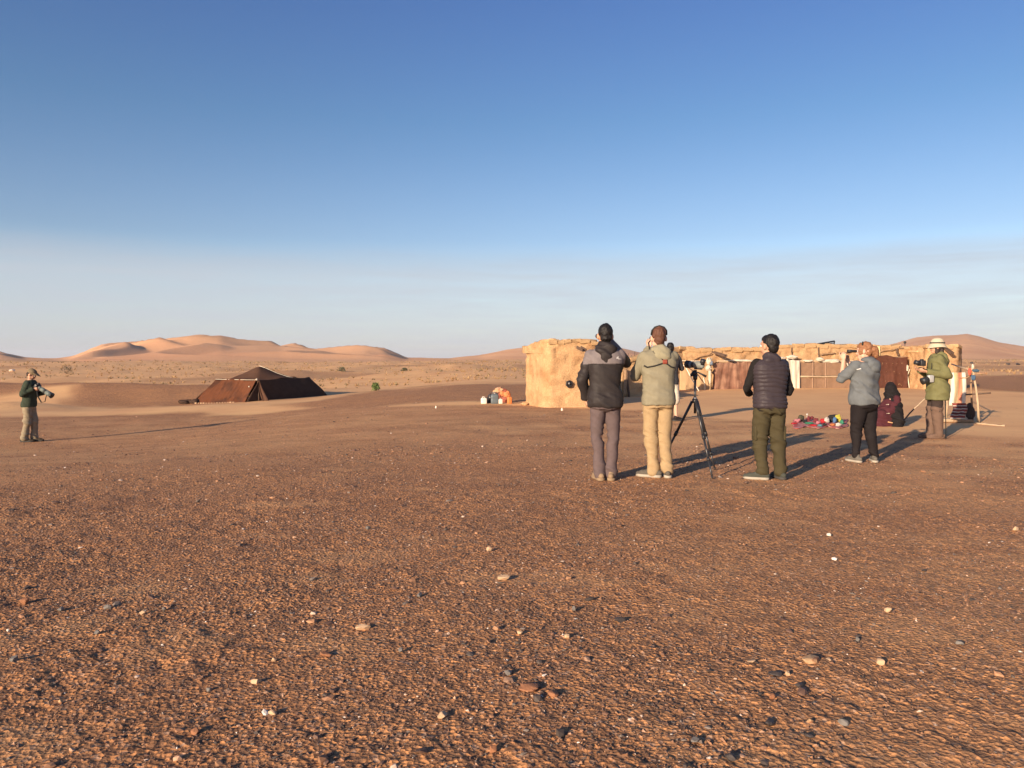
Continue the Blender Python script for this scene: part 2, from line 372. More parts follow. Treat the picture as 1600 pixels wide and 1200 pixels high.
def pebbles(n, r0, r1_, s0, s1, power=2.2, half=46, seed=1, base=None):
    ICO_, ICF_ = (OCT, OCF) if base == 'o' else (ICO, ICF); nvx = len(ICO_)
    g_ = np.random.default_rng(seed)
    r = np.sqrt(g_.uniform(r0 ** 2, r1_ ** 2, n)); a = g_.uniform(-half, half, n) * math.pi / 180
    x = r * np.sin(a); y = r * np.cos(a)
    s = s0 + (s1 - s0) * g_.power(1 / power, n) ** 1.6
    keep = g_.uniform(0, 1, n) > np.clip(sandiness(x, y) * 1.05, 0, .97); keep &= (fbm(x / .9, y / .9, 4, 91) > g_.uniform(-1.0, .7, n))
    x, y, s = x[keep], y[keep], s[keep]; n = len(x)
    V = ICO_[None] * (1 + g_.uniform(-.28, .28, (n, nvx, 1))) + (g_.uniform(-.25, .25, (n, nvx, 3)) if base == 'o' else 0)
    V = V * np.stack([g_.uniform(.75, 1.5, n), g_.uniform(.7, 1.05, n), g_.uniform(.35, .75, n)], -1)[:, None, :] * s[:, None, None]
    tl = g_.normal(0, .22, n); c, d = np.cos(tl)[:, None], np.sin(tl)[:, None]
    V = np.stack([V[..., 0] * c - V[..., 2] * d, V[..., 1], V[..., 0] * d + V[..., 2] * c], -1)
    an = g_.uniform(0, 6.283, n); c, d = np.cos(an)[:, None], np.sin(an)[:, None]
    V = np.stack([V[..., 0] * c - V[..., 1] * d, V[..., 0] * d + V[..., 1] * c, V[..., 2]], -1)
    z = terrain(x, y) + micro(x, y) * .8 + s * g_.uniform(-.05, .28, n)
    V = V + np.stack([x, y, z], -1)[:, None, :]
    cidx = g_.choice(len(PAL), n, p=PW); cc = PAL[cidx] * g_.uniform(.75, 1.25, (n, 1)) * np.where(s[:, None] > .02, .95, 1)
    Fc = ICF_[None] + (np.arange(n) * nvx)[:, None, None]
    return V.reshape(-1, 3), Fc.reshape(-1, 3), np.repeat(np.concatenate([cc, np.ones((n, 1))], 1), nvx, 0)
sets = [pebbles(95000, 2.0, 6.5, .0035, .0105, power=2.4, seed=1, base='o'), pebbles(75000, 6.0, 12.5, .0055, .014, power=2.4, seed=2, base='o'), pebbles(4200, 2.0, 13, .011, .030, power=4, seed=3), pebbles(26000, 12, 26, .009, .018, seed=4, base='o'), pebbles(1000, 12, 30, .02, .035, seed=5)]
vs, fs, cs = [], [], []; off = 0
for v, f, c in sets: vs.append(v); fs.append(f + off); cs.append(c); off += len(v)
PEB = mat('gravel stone', (1, 1, 1), rough=.7, var=.25, vscale=70, spec=.35, attr=True)
gv = npmesh('gravel', np.concatenate(vs), np.concatenate(fs), PEB, smooth=False, colors=np.concatenate(cs))
tag(gv, 'dense dark brown pebbles and flakes strewn over the desert plain', 'gravel', kind='stuff')

# ------------------------------------------------------------------ single stones
def stone_mesh(sx, sy, sz, seed, m, ang=.5):
    bm = bmesh.new(); bmesh.ops.create_icosphere(bm, subdivisions=3, radius=1)
    P = np.array([v.co[:] for v in bm.verts]); k = 1 + .22 * n3(P * 1.1 + seed * 7.7, seed) + .08 * n3(P * 3.1 + seed, seed + 5) * (1 + ang)
    # flatten random facets
    g_ = np.random.default_rng(seed)
    P = P * k[:, None]
    for _ in range(13):
        nn = g_.normal(0, 1, 3); nn /= np.linalg.norm(nn); dd = P @ nn; lim = g_.uniform(.50, .80); ex = np.maximum(0, dd - lim); P = P - nn * (ex * .96)[:, None]
    for v, p in zip(bm.verts, P): v.co = (p[0] * sx, p[1] * sy, p[2] * sz)
    me = bpy.data.meshes.new('stone'); bm.to_mesh(me); bm.free(); me.materials.append(m)
    for p in me.polygons: p.use_smooth = False
    return me
ST_OCH = mat('ochre stone', (.46, .29, .155), rough=.75, var=.2, vscale=25, bump=.004, bscale=60, col2=(.30, .13, .06), c2scale=14, c2=(.5, .58))
ST_TAN = mat('tan stone', (.52, .35, .21), rough=.8, var=.2, vscale=30, bump=.003, bscale=70)
ST_GRY = mat('grey stone', (.155, .14, .125), rough=.6, var=.25, vscale=30, bump=.003, bscale=70)
ST_DRK = mat('dark stone', (.055, .045, .042), rough=.55, var=.3, vscale=30, bump=.003, bscale=70)
ST_RED = mat('red brown stone', (.30, .135, .068), rough=.85, var=.2, vscale=30, bump=.003, bscale=70)
ST_WHT = mat('white quartz', (.72, .62, .52), rough=.5, var=.15, vscale=30, bump=.002, bscale=70)
STN = [  # px, py of base, width px, height ratio, depth ratio, material, rot, label
 (1271, 1040, 36, .36, .8, ST_OCH, .5, 'large rounded ochre and rust coloured stone, largest stone on the gravel at lower right'),
 (1296, 1037, 13, .5, .8, ST_TAN, .1, 'small tan chip leaning against the right side of the large ochre stone'),
 (785, 907, 27, .30, .6, ST_TAN, .1, 'flat pale-topped tan stone lying in the middle of the gravel plain'),
 (566, 984, 29, .34, .55, ST_TAN, -.2, 'long tan stone with a flat top left of the middle foreground'),
 (763, 862, 10, .9, .8, ST_TAN, .3, 'small upright pale tan stone with pointed top beyond the flat stone'),
 (1174, 1040, 16, .35, .6, ST_TAN, .3, 'small flat tan stone left of the large ochre stone'),
 (1232, 1060, 11, .8, .8, ST_TAN, .8, 'small round tan stone below and left of the large ochre stone'),
 (1208, 1095, 12, .7, .9, ST_RED, .8, 'small reddish stone in front of a dark hollow at lower right'),
 (1213, 1060, 30, .30, .6, ST_DRK, .1, 'dark flat stone slab below the small flat tan stone'),
 (1250, 1077, 17, .45, .9, ST_DRK, .5, 'dark brown rounded stone on bare gravel below the ochre stone'),
 (1267, 1131, 12, .75, .8, ST_OCH, .2, 'small yellow-white stone low in the right half of the foreground'),
 (1204, 1134, 22, .45, .6, ST_DRK, .8, 'blackish flat stone left of the small yellow-white stone'),
 (1320, 1132, 22, .4, .7, ST_GRY, -.2, 'grey flat stone right of the small yellow-white stone'),
 (1266, 1152, 20, .3, .6, ST_DRK, -.2, 'dark stone sliver just below the small yellow-white stone'),
 (1144, 1192, 24, .40, .6, ST_DRK, -.4, 'blackish wedge of stone at the bottom edge, right half'),
 (1341, 1004, 8, 1.1, .7, ST_GRY, .3, 'small upright grey chip set in a dark hollow, right part'),
 (1376, 1041, 16, .65, .8, ST_TAN, -.5, 'dull tan stone right of the large ochre stone'),
 (1388, 961, 14, .55, .8, ST_TAN, -.3, 'small yellowish stone in the far right gravel, upper of two'),
 (1588, 828, 12, .6, .8, ST_TAN, .1, 'pale tan stone near the right edge of the plain'),
 (1296, 838, 8, .6, .8, ST_WHT, .1, 'white quartz pebble in front of the photographer in the quilted vest'),
 (1446, 893, 11, .4, .7, ST_DRK, .1, 'dark flat stone at the right, short of the tan stones'),
 (794, 1061, 14, .8, .8, ST_GRY, .5, 'grey-brown angular stone casting a long shadow, lower middle'),
 (830, 1085, 40, .22, .8, ST_RED, .2, 'broad flat red-brown slab pressed into the ground, lower middle'),
 (866, 1095, 26, .28, .7, ST_RED, -.2, 'small red-brown slab touching the broad slab on its right'),
 (897, 954, 9, .9, .8, ST_GRY, .1, 'small grey stone right of the middle of the foreground'),
 (885, 1001, 10, .9, .9, ST_TAN, .1, 'small cream stone in the lower middle of the gravel'),
 (812, 995, 13, .5, .8, ST_TAN, .3, 'small pale flat stone left of the cream stone'),
 (508, 1028, 24, .3, .7, ST_RED, .1, 'flat reddish stone lower left of the long tan stone'),
 (427, 1034, 11, .6, .8, ST_TAN, .1, 'small cream stone to the lower left of the long tan stone'),
 (626, 1023, 10, .8, .9, ST_GRY, .1, 'small bluish grey stone lower right of the long tan stone'),
 (655, 932, 12, .5, .8, ST_GRY, .6, 'grey flat stone between the long tan stone and the flat pale-topped one'),
 (575, 828, 8, .8, .9, ST_GRY, .6, 'little light grey stone in the left middle distance'),
 (690, 1128, 22, .55, .8, ST_TAN, .6, 'tan broken stone low in the middle foreground'),
 (303, 1146, 16, .65, .9, ST_RED, .6, 'brown rounded stone low on the left side'),
 (399, 1070, 17, .5, .9, ST_TAN, -.2, 'twin-lobed cream and grey stone on the left near the bottom'),
 (326, 1080, 12, .6, .9, ST_GRY, .2, 'grey stone left of the twin-lobed stone'),
 (35, 945, 19, .55, .7, ST_RED, .4, 'dark red-brown stone with long shadow near the left edge'),
 (93, 955, 14, .5, .9, ST_GRY, .4, 'grey flat stone right of the dark red-brown one near the left edge'),
 (20, 1033, 16, .7, .7, ST_GRY, .3, 'grey angular stone at the left edge casting a pointed shadow'),
 (167, 950, 13, .7, .7, ST_GRY, .3, 'blue-grey stone in a dark patch, left side'),
 (150, 990, 11, .7, .7, ST_GRY, .3, 'narrow grey stone standing on the left side below the blue-grey one'),
 (222, 957, 13, .55, .8, ST_TAN, .3, 'honey coloured stone right of the blue-grey one, left side'),
 (255, 951, 8, .8, .8, ST_GRY, .3, 'round light grey pebble right of the honey coloured stone'),
 (94, 1097, 8, .8, .8, ST_OCH, .3, 'small round yellow pebble low on the left'),
 (12, 986, 6, .8, .8, ST_WHT, .3, 'small white pebble close to the left edge'),
 (968, 972, 20, .4, .8, ST_DRK, .2, 'dark flat stone right of the small grey stone, middle foreground'),
 (1088, 1165, 20, .45, .8, ST_GRY, .9, 'grey stone at lower right centre near the bottom edge'),
 (425, 1118, 16, .5, .8, ST_TAN, .1, 'cream splintered stone between the left and middle foreground'),
 (1500, 1010, 14, .4, .8, ST_GRY, .1, 'grey flat stone in the right foreground, far right of the ochre stone'),
 (770, 1180, 20, .6, .8, ST_RED, .1, 'brown block of stone at the bottom edge, middle'),
]
for i, (px, py, w, hr, dr_, m, rz, lab) in enumerate(STN):
    p = ground(px, py); d = p.y; s = w / F * d / 2
    o = bpy.data.objects.new('stone', stone_mesh(s, s * dr_, s * hr * 1.25, i + 3, m)); COL.objects.link(o)
    z = TZ(p.x, p.y); o.location = (p.x, p.y + s * dr_ * .6, z + s * hr * .55 + .004); o.rotation_euler = (random.uniform(-.12, .12), random.uniform(-.12, .12), rz)
    tag(o, lab, 'stone', 'loose stones lying on the gravel')

# ------------------------------------------------------------------ mud brick building
ADOBE = mat('straw mud plaster', (.56, .36, .19), rough=.95, var=.3, vscale=30, bump=.035, bscale=34, spec=.05, col2=(.40, .225, .11), c2scale=2.6, c2=(.42, .72))
ADOBE2 = mat('mud brick', (.53, .345, .18), rough=.95, var=.2, vscale=12, bump=.02, bscale=30, spec=.1)
WOOD = mat('weathered wood', (.30, .19, .11), rough=.85, var=.3, vscale=14, bump=.004, bscale=50)
WOOD_P = mat('pale wood', (.46, .34, .22), rough=.8, var=.2, vscale=14, bump=.003, bscale=50)
WOOD_D = mat('dark wood', (.11, .07, .05), rough=.8, var=.3, vscale=14, bump=.003, bscale=50)
METAL_D = mat('dark metal', (.05, .05, .055), rough=.5, var=.1, metal=.6)
ROPE = mat('pale rope', (.74, .66, .52), rough=.9, var=.15, vscale=40)
CREAM = mat('cream cloth', (.56, .50, .40), rough=.95, var=.12, vscale=10, bump=.004, bscale=60)
def wall(name, path, thick, hfun, parent, m=ADOBE, seed=0, base=-.3, res=.05, rough=1.0, bottom_out=.10):
    """mud wall along a plan polyline; uneven top, rounded edges, chips; outward (camera) side is to the right of the path"""
    P = [Vector((p[0], p[1])) for p in path]; pts = []; nrm = []; S = 0
    for a, b_ in zip(P[:-1], P[1:]):
        n = max(2, int((b_ - a).length / res)); d = (b_ - a).normalized()
        for k in range(n + (1 if b_ is P[-1] else 0)): pts.append(a.lerp(b_, k / n)); nrm.append(Vector((d.y, -d.x)))
    pts = np.array([p[:] for p in pts]); nr_ = np.array([n[:] for n in nrm]); k = np.ones(3) / 3
    for c in (0, 1): nr_[:, c] = np.convolve(np.pad(nr_[:, c], 1, 'edge'), k, 'valid')
    nr_ /= np.linalg.norm(nr_, axis=1)[:, None]
    s = np.concatenate([[0], np.cumsum(np.linalg.norm(np.diff(pts, axis=0), axis=1))]); tot = s[-1]
    top = hfun(s / tot) + .035 * n2(s * 2.3, s * 0, seed + 1) * rough + .03 * np.round(n2(s * 5.1, s * 0, seed + 2) * 1.4) * rough
    nv = 44; prof = []                                  # (u across, v up 0..1) loop: front bottom -> top -> back bottom
    for i in range(nv): prof.append((1, i / nv))
    for i in range(7): a = math.pi / 2 * (1 - i / 3); prof.append((math.sin(a), 1.0 - (0 if 0 < i < 6 else .015)))
    for i in range(12): prof.append((-1, 1 - (i + 1) / 12))
    prof = np.array(prof); M = len(prof)
    X = np.empty((M, len(s), 3)); v = prof[:, 1][:, None]; u = prof[:, 0][:, None]
    gz = terrain(pts[:, 0], pts[:, 1])[None, :]
    Zz = base + gz + (top[None, :] - base) * v
    off = u * thick / 2 * (1 - .06 * ss(.93, 1, v)) + u * bottom_out * np.exp(-np.maximum(0, Zz - gz) / .10) * .8
    q = np.stack([np.broadcast_to(s[None], Zz.shape).ravel(), np.broadcast_to(u * 3 + 0 * Zz, Zz.shape).ravel(), Zz.ravel()], 1)
    dsp = .010 * n3(q * 2.2, seed + 5) + .010 * n3(q * 6, seed + 6) + .007 * n3(q * 14, seed + 7)
    chip = n3(q * np.array([3.2, 1, 5.5]), seed + 8); upp = ss(.55, .95, np.broadcast_to(v, Zz.shape).ravel())
    dsp = dsp - .05 * ss(.35, .55, chip) * upp * rough - .028 * ss(.35, .7, n3(q * np.array([7, 1, 9]), seed + 9))
    off = off + np.sign(u) * dsp.reshape(Zz.shape)
    X[..., 0] = pts[None, :, 0] + nr_[None, :, 0] * off; X[..., 1] = pts[None, :, 1] + nr_[None, :, 1] * off; X[..., 2] = Zz
    # end caps: collapse profile to centre
    V = X.reshape(-1, 3).tolist(); Fq = gridfaces(M, len(s)).tolist()
    me = bpy.data.meshes.new(name); n = len(V)
    for col in (0, len(s) - 1):
        idx = [i * len(s) + col for i in range(M)]; V.append(np.mean(X[:, col], 0).tolist()); c = len(V) - 1
        for a, b_ in zip(idx[:-1], idx[1:]): Fq.append((a, b_, c) if col == 0 else (b_, a, c))
        Fq.append((idx[-1], idx[0], c) if col == 0 else (idx[0], idx[-1], c))
    me.from_pydata(V, [], Fq); bm = bmesh.new(); bm.from_mesh(me); bmesh.ops.recalc_face_normals(bm, faces=bm.faces); bm.to_mesh(me); bm.free()
    me.materials.append(m)
    for p in me.polygons: p.use_smooth = True
    o = bpy.data.objects.new(name, me); COL.objects.link(o); o.parent = parent
    return o
def lerpf(xs, ys): return lambda u: np.interp(u, xs, ys)

bld = empty('mud_building', (0, 0, 0), 'long low mud brick building with straw plaster and an open yard front hung with rugs', 'building')
A0 = ground(850, 637); BK = ground(822, 632)
A0 = Vector((A0.x, A0.y)); BK = Vector((BK.x, BK.y)); A1 = A0 + Vector((1.62, .30))
# corner room: solid block; left face runs A0->BK, front face A0->A1
th_ = .34
_dl = (A0 - BK).normalized(); _df = (A1 - A0).normalized(); _nl = Vector((_dl.y, -_dl.x)) * -.17; _nf = Vector((_df.y, -_df.x)) * -.17
block_path = [(BK.x - .1, BK.y + 1.0), (BK.x, BK.y), (A0.x - .04, A0.y + .10), (A0.x + .10, A0.y), (A1.x - .06, A1.y), (A1.x + .02, A1.y + .08), (A1.x - .1, A1.y + 1.7)]
c_ = A0 + _nl + _nf * 1.0
bp_ = [BK + _nl + Vector((.30, 1.4)), BK + _nl, c_ - _dl * .07, c_ + _df * .07, A1 + _nf - _df * .24, A1 + _nf - _df * .17 + Vector((0, .07)), A1 + _nf - _df * .20 + Vector((0, 1.8))]
bp_ = [tuple(p) for p in bp_]
wall('parapet', [tuple(BK + _nl * .8 - _dl * .25), tuple(BK + _nl * .8), tuple(c_ - _dl * .12)], .37, lerpf([0, .3, .7, 1], [1.78, 1.80, 1.88, 1.93]), bld, seed=17, base=1.56, res=.04, rough=.7, bottom_out=0)
wall('wall', bp_, th_, lerpf([0, .22, .28, .40, .44, .48, .60, .7, 1], [1.80, 1.78, 1.80, 1.90, 1.93, 1.94, 1.94, 1.93, 1.90]), bld, seed=11, rough=.8)
rf = MB()   # flat mud roof of the corner room
rf.box(((A0.x + A1.x) / 2 - .05, A0.y + 1.05, 1.74), (1.5, 1.6, .10), Matrix.Rotation(math.atan2(.30, 1.62), 3, 'Z')); rf.build('roof', ADOBE2, bld, bevel=.03)
# stub walls, yard wall and right-hand room
def wtop(px, py, Y): return float(at(px, py, Y).z)
DY0, DY1 = 32.0, 34.5
def yard_y(px): return np.interp(px, [960, 1060, 1419], [29.5, 32.3, 34.6])
def yp(px): Y = float(yard_y(px)); return ((px - 800) / F * Y * 1.0, Y)
pxs = [985, 1010, 1040, 1065, 1100, 1160, 1200, 1225, 1245, 1290, 1330, 1380, 1424]
tops = [560, 552, 545, 543, 544, 545, 543, 540, 538, 539, 540, 540, 541]
yard = [yp(p) for p in pxs]; cum = np.cumsum([0] + [math.dist(a, b_) for a, b_ in zip(yard[:-1], yard[1:])]); cum = cum / cum[-1]
wall('wall', yard, .36, lerpf(cum, [wtop(p, q, yp(p)[1]) - TZ(*yp(p)) + .02 for p, q in zip(pxs, tops)]), bld, seed=23, res=.06)
w2 = [((968 - 800) / F * 27.5, 27.5), ((1022 - 800) / F * 28.2, 28.2)]
wall('wall', w2, .3, lerpf([0, .4, .7, 1], [wtop(970, 563, 27.5), wtop(985, 560, 27.7), wtop(1005, 559, 28), wtop(1020, 555, 28.2)]), bld, seed=31, res=.05)
rr = [yp(1421)[:2], (yp(1421)[0] + .05, 33.2), ((1450 - 800) / F * 33.0, 33.0), ((1490 - 800) / F * 33.0, 33.0), ((1495 - 800) / F * 33.3, 33.35), ((1496 - 800) / F * 36.0, 36.0)]
wall('wall', rr, .34, lerpf([0, .25, .5, .62, 1], [1.86, 1.9, 1.9, 1.9, 1.86]), bld, seed=41, res=.06, rough=.7)
mb = MB(); mb.box(((1458 - 800) / F * 33 + .25, 34.6, 1.70), (1.3, 2.0, .1)); mb.build('roof', ADOBE2, bld, bevel=.03)
# loose top course of mud bricks, each laid by itself
BRK = []
for i in range(5):
    me = stone_mesh(1, 1, 1, 200 + i, ADOBE2); bm = bmesh.new(); bmesh.ops.create_cube(bm, size=2); bmesh.ops.subdivide_edges(bm, edges=bm.edges, cuts=2, use_grid_fill=True)
    for v in bm.verts: p = np.array([v.co[:]]); v.co += Vector((.14 * float(n3(p * 1.3 + i * 5, i)[0]), .14 * float(n3(p * 1.3 + i * 5 + 9, i)[0]), .22 * float(n3(p * 1.4 + i * 5 + 4, i)[0]))); v.co = Vector((v.co.x * .94, v.co.y * .94, v.co.z)) if abs(v.co.z) > .9 else v.co
    bm.to_mesh(me); bm.free(); me.name = 'brick'
    for p in me.polygons: p.use_smooth = False
    BRK.append(me)
def course(path, hf, L0, hz_, depth, seed):
    g_ = np.random.default_rng(seed); P = [Vector(p[:2]) for p in path]; tot = sum((b_ - a).length for a, b_ in zip(P[:-1], P[1:])); s_ = 0
    while s_ < tot - .1:
        l = L0 * g_.uniform(.75, 1.3); c = min(s_ + l / 2, tot); acc = 0
        for a, b_ in zip(P[:-1], P[1:]):
            if acc + (b_ - a).length >= c - 1e-6: break
            acc += (b_ - a).length
        d = (b_ - a).normalized(); q = a + d * (c - acc); h = hz_ * g_.uniform(.8, 1.15); z = float(hf(c / tot)) + TZ(q.x, q.y)
        o = bpy.data.objects.new('brick', BRK[int(g_.integers(5))]); COL.objects.link(o); o.parent = bld
        o.location = (q.x + g_.normal(0, .012) + d.y * depth * .12, q.y + g_.normal(0, .012) - d.x * depth * .12, z - h * .56 + g_.normal(0, .022)); o.rotation_euler = (g_.normal(0, .07), g_.normal(0, .09), math.atan2(d.y, d.x) + g_.normal(0, .04)); o.scale = (l * .49, depth / 2, h / 2)
        s_ += l
course([c_ - _dl * .02, A1 + _nf - _df * .12], lerpf([0, 1], [1.93, 1.92]), .24, .11, .33, 1)
0 and course([BK + _nl - _dl * .25, BK + _nl, c_ - _dl * .10], lerpf([0, .3, 1], [1.78, 1.80, 1.92]), .24, .10, .36, 2)
course(yard, lerpf(cum, [wtop(p, q, yp(p)[1]) - TZ(*yp(p)) + .02 for p, q in zip(pxs, tops)]), .50, .15, .34, 3)
course(rr[1:-1], lerpf([0, 1], [1.9, 1.9]), .50, .14, .34, 4)
course(w2, lerpf([0, .4, .7, 1], [wtop(970, 563, 27.5), wtop(985, 560, 27.7), wtop(1005, 559, 28), wtop(1020, 555, 28.2)]), .30, .13, .34, 5)
# posts sunk into the yard wall, beams and spouts
def stick(name, a, b_, r, m, parent, r2=None, seg=7, wob=.02, n=7):
    a = Vector(a); b_ = Vector(b_); pts = []; rs = []
    for i in range(n):
        t_ = i / (n - 1); p = a.lerp(b_, t_) + Vector([random.uniform(-1, 1) * wob * (0 < i < n - 1) for _ in range(3)]); pts.append(p); rs.append(r + ((r2 if r2 else r) - r) * t_)
    return MB().tube(pts, rs, seg=seg).build(name, m, parent)
def onw(px, py, dy=-.24): Y = float(yard_y(px)) + dy; return at(px, py, Y)
for px in (1237, 1279, 1371): stick('post', onw(px, 543, -.2), onw(px + 1, 562, -.2), .035, WOOD_D, bld)
for p0, p1, r in (((1083, 562), (1112, 552), .02), ((1310, 551), (1352, 548), .03), ((1375, 550), (1412, 544), .022), ((1404, 556), (1401, 545), .05), ((1400, 550), (1406, 541), .025), ((1283, 554), (1305, 552), .03)):
    stick('branch', onw(*p0, -.28), onw(*p1, -.3), r, WOOD_D if r > .04 else WOOD, bld)
def spout(px, py, qx, qy, Y, l=.5):
    a = at(px, py, Y); b_ = at(qx, qy, Y - l); d = (b_ - a); q = d.to_track_quat('X', 'Z').to_matrix()
    m_ = MB(); L_ = d.length; mid = (a + b_) / 2
    m_.box(mid, (L_, .13, .02), q); m_.box(mid + q @ Vector((0, .065, .03)), (L_, .02, .08), q); m_.box(mid + q @ Vector((0, -.065, .03)), (L_, .02, .08), q)
    return m_.build('water_spout', WOOD_D, bld, smooth=False)
spout(904, 544, 913, 549, 21.5, .28); spout(1114, 551, 1134, 557, 32.2, .7); spout(1474, 543, 1488, 553, 32.9, .6)
tw = MB()
for px, h in ((981, 8), (991, 11), (986, 5)):
    tw.tube([at(px, 560, 27.9), at(px + 1, 560 - h, 27.9)], .008, seg=5)
tw.build('twig', WOOD_D, bld)
# straw mat panel let into the top of the yard wall
V = []; nx_, ny_ = 24, 6
for j in range(ny_):
    for i in range(nx_):
        p = onw(1358 + 17 * i / (nx_ - 1), 556 - 15 * j / (ny_ - 1), -.27 - .02 * (i % 2)); V.append(p[:])
o = npmesh('straw_mat', V, gridfaces(ny_, nx_), mat('straw', (.66, .50, .26), var=.2, vscale=30), bld); m_ = o.modifiers.new('s', 'SOLIDIFY'); m_.thickness = .03
# square hole with dark pot rim in the corner room
c = at(889, 600, A0.y + .12)
mb = MB(); nn = 6
mb.v = []; 
ring = [Vector((math.cos(a + .3) * .105, 0, math.sin(a + .3) * .115)) for a in [2 * math.pi * k / nn for k in range(nn)]]
vs = [c + p + Vector((0, -.05, 0)) for p in ring] + [c + p * .72 + Vector((0, -.075, 0)) for p in ring] + [c + p * .66 + Vector((0, .02, 0)) for p in ring] + [c + p + Vector((0, .12, 0)) for p in ring]
fs = []
for k in range(nn):
    l = (k + 1) % nn
    fs += [(k, l, nn + l, nn + k), (nn + k, nn + l, 2 * nn + l, 2 * nn + k), (3 * nn + k, 3 * nn + l, l, k)]
fs.append(tuple(2 * nn + k for k in range(nn)))
mb.add(vs, fs); mb.build('vent_frame', mat('black rubber', (.035, .035, .04), rough=.5, var=.2, vscale=12), bld, smooth=False)
mb = MB(); mb.tube([c + Vector((.0, -.03, .015)), c + Vector((0, -.095, .02))], [.04, .028], seg=8); mb.build('vent_plug', mat('grey plug', (.20, .20, .21), rough=.6), bld)
MB().ell(at(829, 607, BK.y - .22), (.05, .03, .06)).build('plaster_patch', mat('white patch', (.8, .76, .66)), bld)
# wooden post and plank in the doorway gap
dp = at(977, 577, 27.3)
stick('door_post', (dp.x, dp.y, TZ(dp.x, dp.y)), dp, .06, WOOD, bld); stick('door_post', (dp.x + .14, dp.y + .05, TZ(dp.x, dp.y)), (dp.x + .07, dp.y + .05, dp.z - .05), .045, WOOD_D, bld)
p = ground(977, 616); o = MB().ell((p.x, p.y - .3, TZ(p.x, p.y) + .06), (.10, .08, .09)).build('cloth_bundle', CREAM); tag(o, 'small white cloth bundle at the foot of the doorway post', 'cloth')
# rubble of mud bricks at the wall foot
for i, (px, py, s) in enumerate(((819, 633, .16), (825, 631, .10), (862, 634, .09), (878, 641, .05))):
    p = ground(px, py); me = stone_mesh(s, s * .6, s * .45, 80 + i, ADOBE2 if i != 1 else ST_RED); o = bpy.data.objects.new('mud_lump', me); COL.objects.link(o); o.location = (p.x, p.y - .1, TZ(p.x, p.y) + s * .25)
    tag(o, ['largest broken mud lump at the outer left foot of the mud building', 'small red-brown lump beside the largest mud lump at the wall foot', 'low mud lump under the front wall of the corner room', 'tiny pale crumb on the sand in front of the corner room'][i], 'mud lump')
# metal frame lying over the yard wall
fr = empty('metal_frame', (0, 0, 0), 'thin dark metal frame sticking up from behind the yard wall top', 'metal frame')
a, b_, c2_, d = at(1262, 540, 35), at(1304, 533, 35), at(1303, 540, 35), at(1296, 537, 35)
MB().tube([a, b_], .035, seg=8).build('rail', METAL_D, fr); MB().tube([b_, c2_], .03, seg=8).build('upright', METAL_D, fr); MB().tube([at(1292, 535.2, 35), d], .03, seg=8).build('bracket', METAL_D, fr)
MB().tube([at(1250, 541, 35.6), at(1303, 536, 35.6)], .02, seg=8).build('rail', METAL_D, fr)
kp = at(1414, 535, 34.7)
ko = empty('dark_knob', (kp.x, kp.y, kp.z - .15), 'tiny black ball on a short stub above the yard wall near the dark red rug', 'knob'); 
MB().ell((0, 0, .15), .06).build('ball', METAL_D, ko); MB().tube([(0, 0, -.1), (0, 0, .13)], .015, seg=6).build('stub', METAL_D, ko)

# ------------------------------------------------------------------ hangings along the yard wall
def hanging(name, px0, px1, ytl, ytr, ybl, ybr, dy, m, label, cat, fold=.03, nf=5, seed=0, skew=0, group='rugs and cloths hung along the yard wall', sag=.05, th=.012, cut=None, kind=None, root=None):
    nx_, ny_ = max(14, int((px1 - px0) * .9)), 26; V = []
    for j in range(ny_):
        v = j / (ny_ - 1)
        for i in range(nx_):
            u = i / (nx_ - 1); px = px0 + (px1 - px0) * u + skew * (1 - v) * (1 - u); Y = float(yard_y(min(px, 1424))) + dy
            py = (ytl + (ytr - ytl) * u) * (1 - v) + (ybl + (ybr - ybl) * u) * v
            w = fold * (math.sin(u * nf * 6.28 + seed + .8 * math.sin(u * 5 + seed)) * (.35 + .65 * v) + .6 * float(n2(u * nf * 1.7 + seed, v * 1.5, seed)) + .7 * float(n2(u * nf * 4.3 + v * 1.5 + seed, v * 2.5, seed + 3)) + .4 * float(n2(u * nf * 9 - v * 2, v * 4, seed + 4)))
            p = at(px, py, Y - .03 + w); p.z += -sag * abs(math.sin(u * nf * 3.14 + seed)) * (1 - v) ** 3 + .012 * float(n2(u * nf * 3, 3, seed)) * (v > .9)
            V.append(p[:])
    o = npmesh(name, V, gridfaces(ny_, nx_), m, root); s = o.modifiers.new('s', 'SOLIDIFY'); s.thickness = th
    if label: tag(o, label, cat, group)
    return o
RUG1 = mat('maroon brown rug', (.20, .10, .068), rough=.98, var=.28, vscale=3.5, bump=.006, bscale=90, spec=.05, col2=(.30, .17, .115), c2scale=2.2, c2=(.42, .6))
RUG2 = mat('dark red woven rug', (.105, .044, .031), rough=.98, var=.25, vscale=7, bump=.006, bscale=80, spec=.05)
NETM = mat('taupe blanket', (.265, .165, .105), rough=.98, var=.12, vscale=6, bump=.006, bscale=120, spec=.05)
BEIGE = mat('beige cloth', (.50, .33, .18), rough=.95, var=.1, vscale=4, bump=.004, bscale=60)
hanging('hanging_cloth', 1062, 1108, 566, 565, 611, 612, -.34, BEIGE, 'plain sand coloured sheet hung at the left end of the yard wall', 'cloth', seed=2, nf=2)
hanging('hanging_rug', 1112, 1168, 566, 564, 612, 612, -.42, RUG1, 'faded maroon-brown rug hung beside the white bound pole', 'rug', seed=1, nf=4, skew=5)
hanging('hanging_rug', 1166, 1206, 563, 563, 612, 612, -.46, RUG1, 'maroon-brown rug hung behind the person in the quilted vest', 'rug', seed=5, nf=3)
hanging('hanging_cloth', 1206, 1230, 563, 562, 612, 612, -.48, CREAM, 'short white cloth hung just right of the person in the quilted vest', 'cloth', seed=7, nf=2.1, fold=.03)
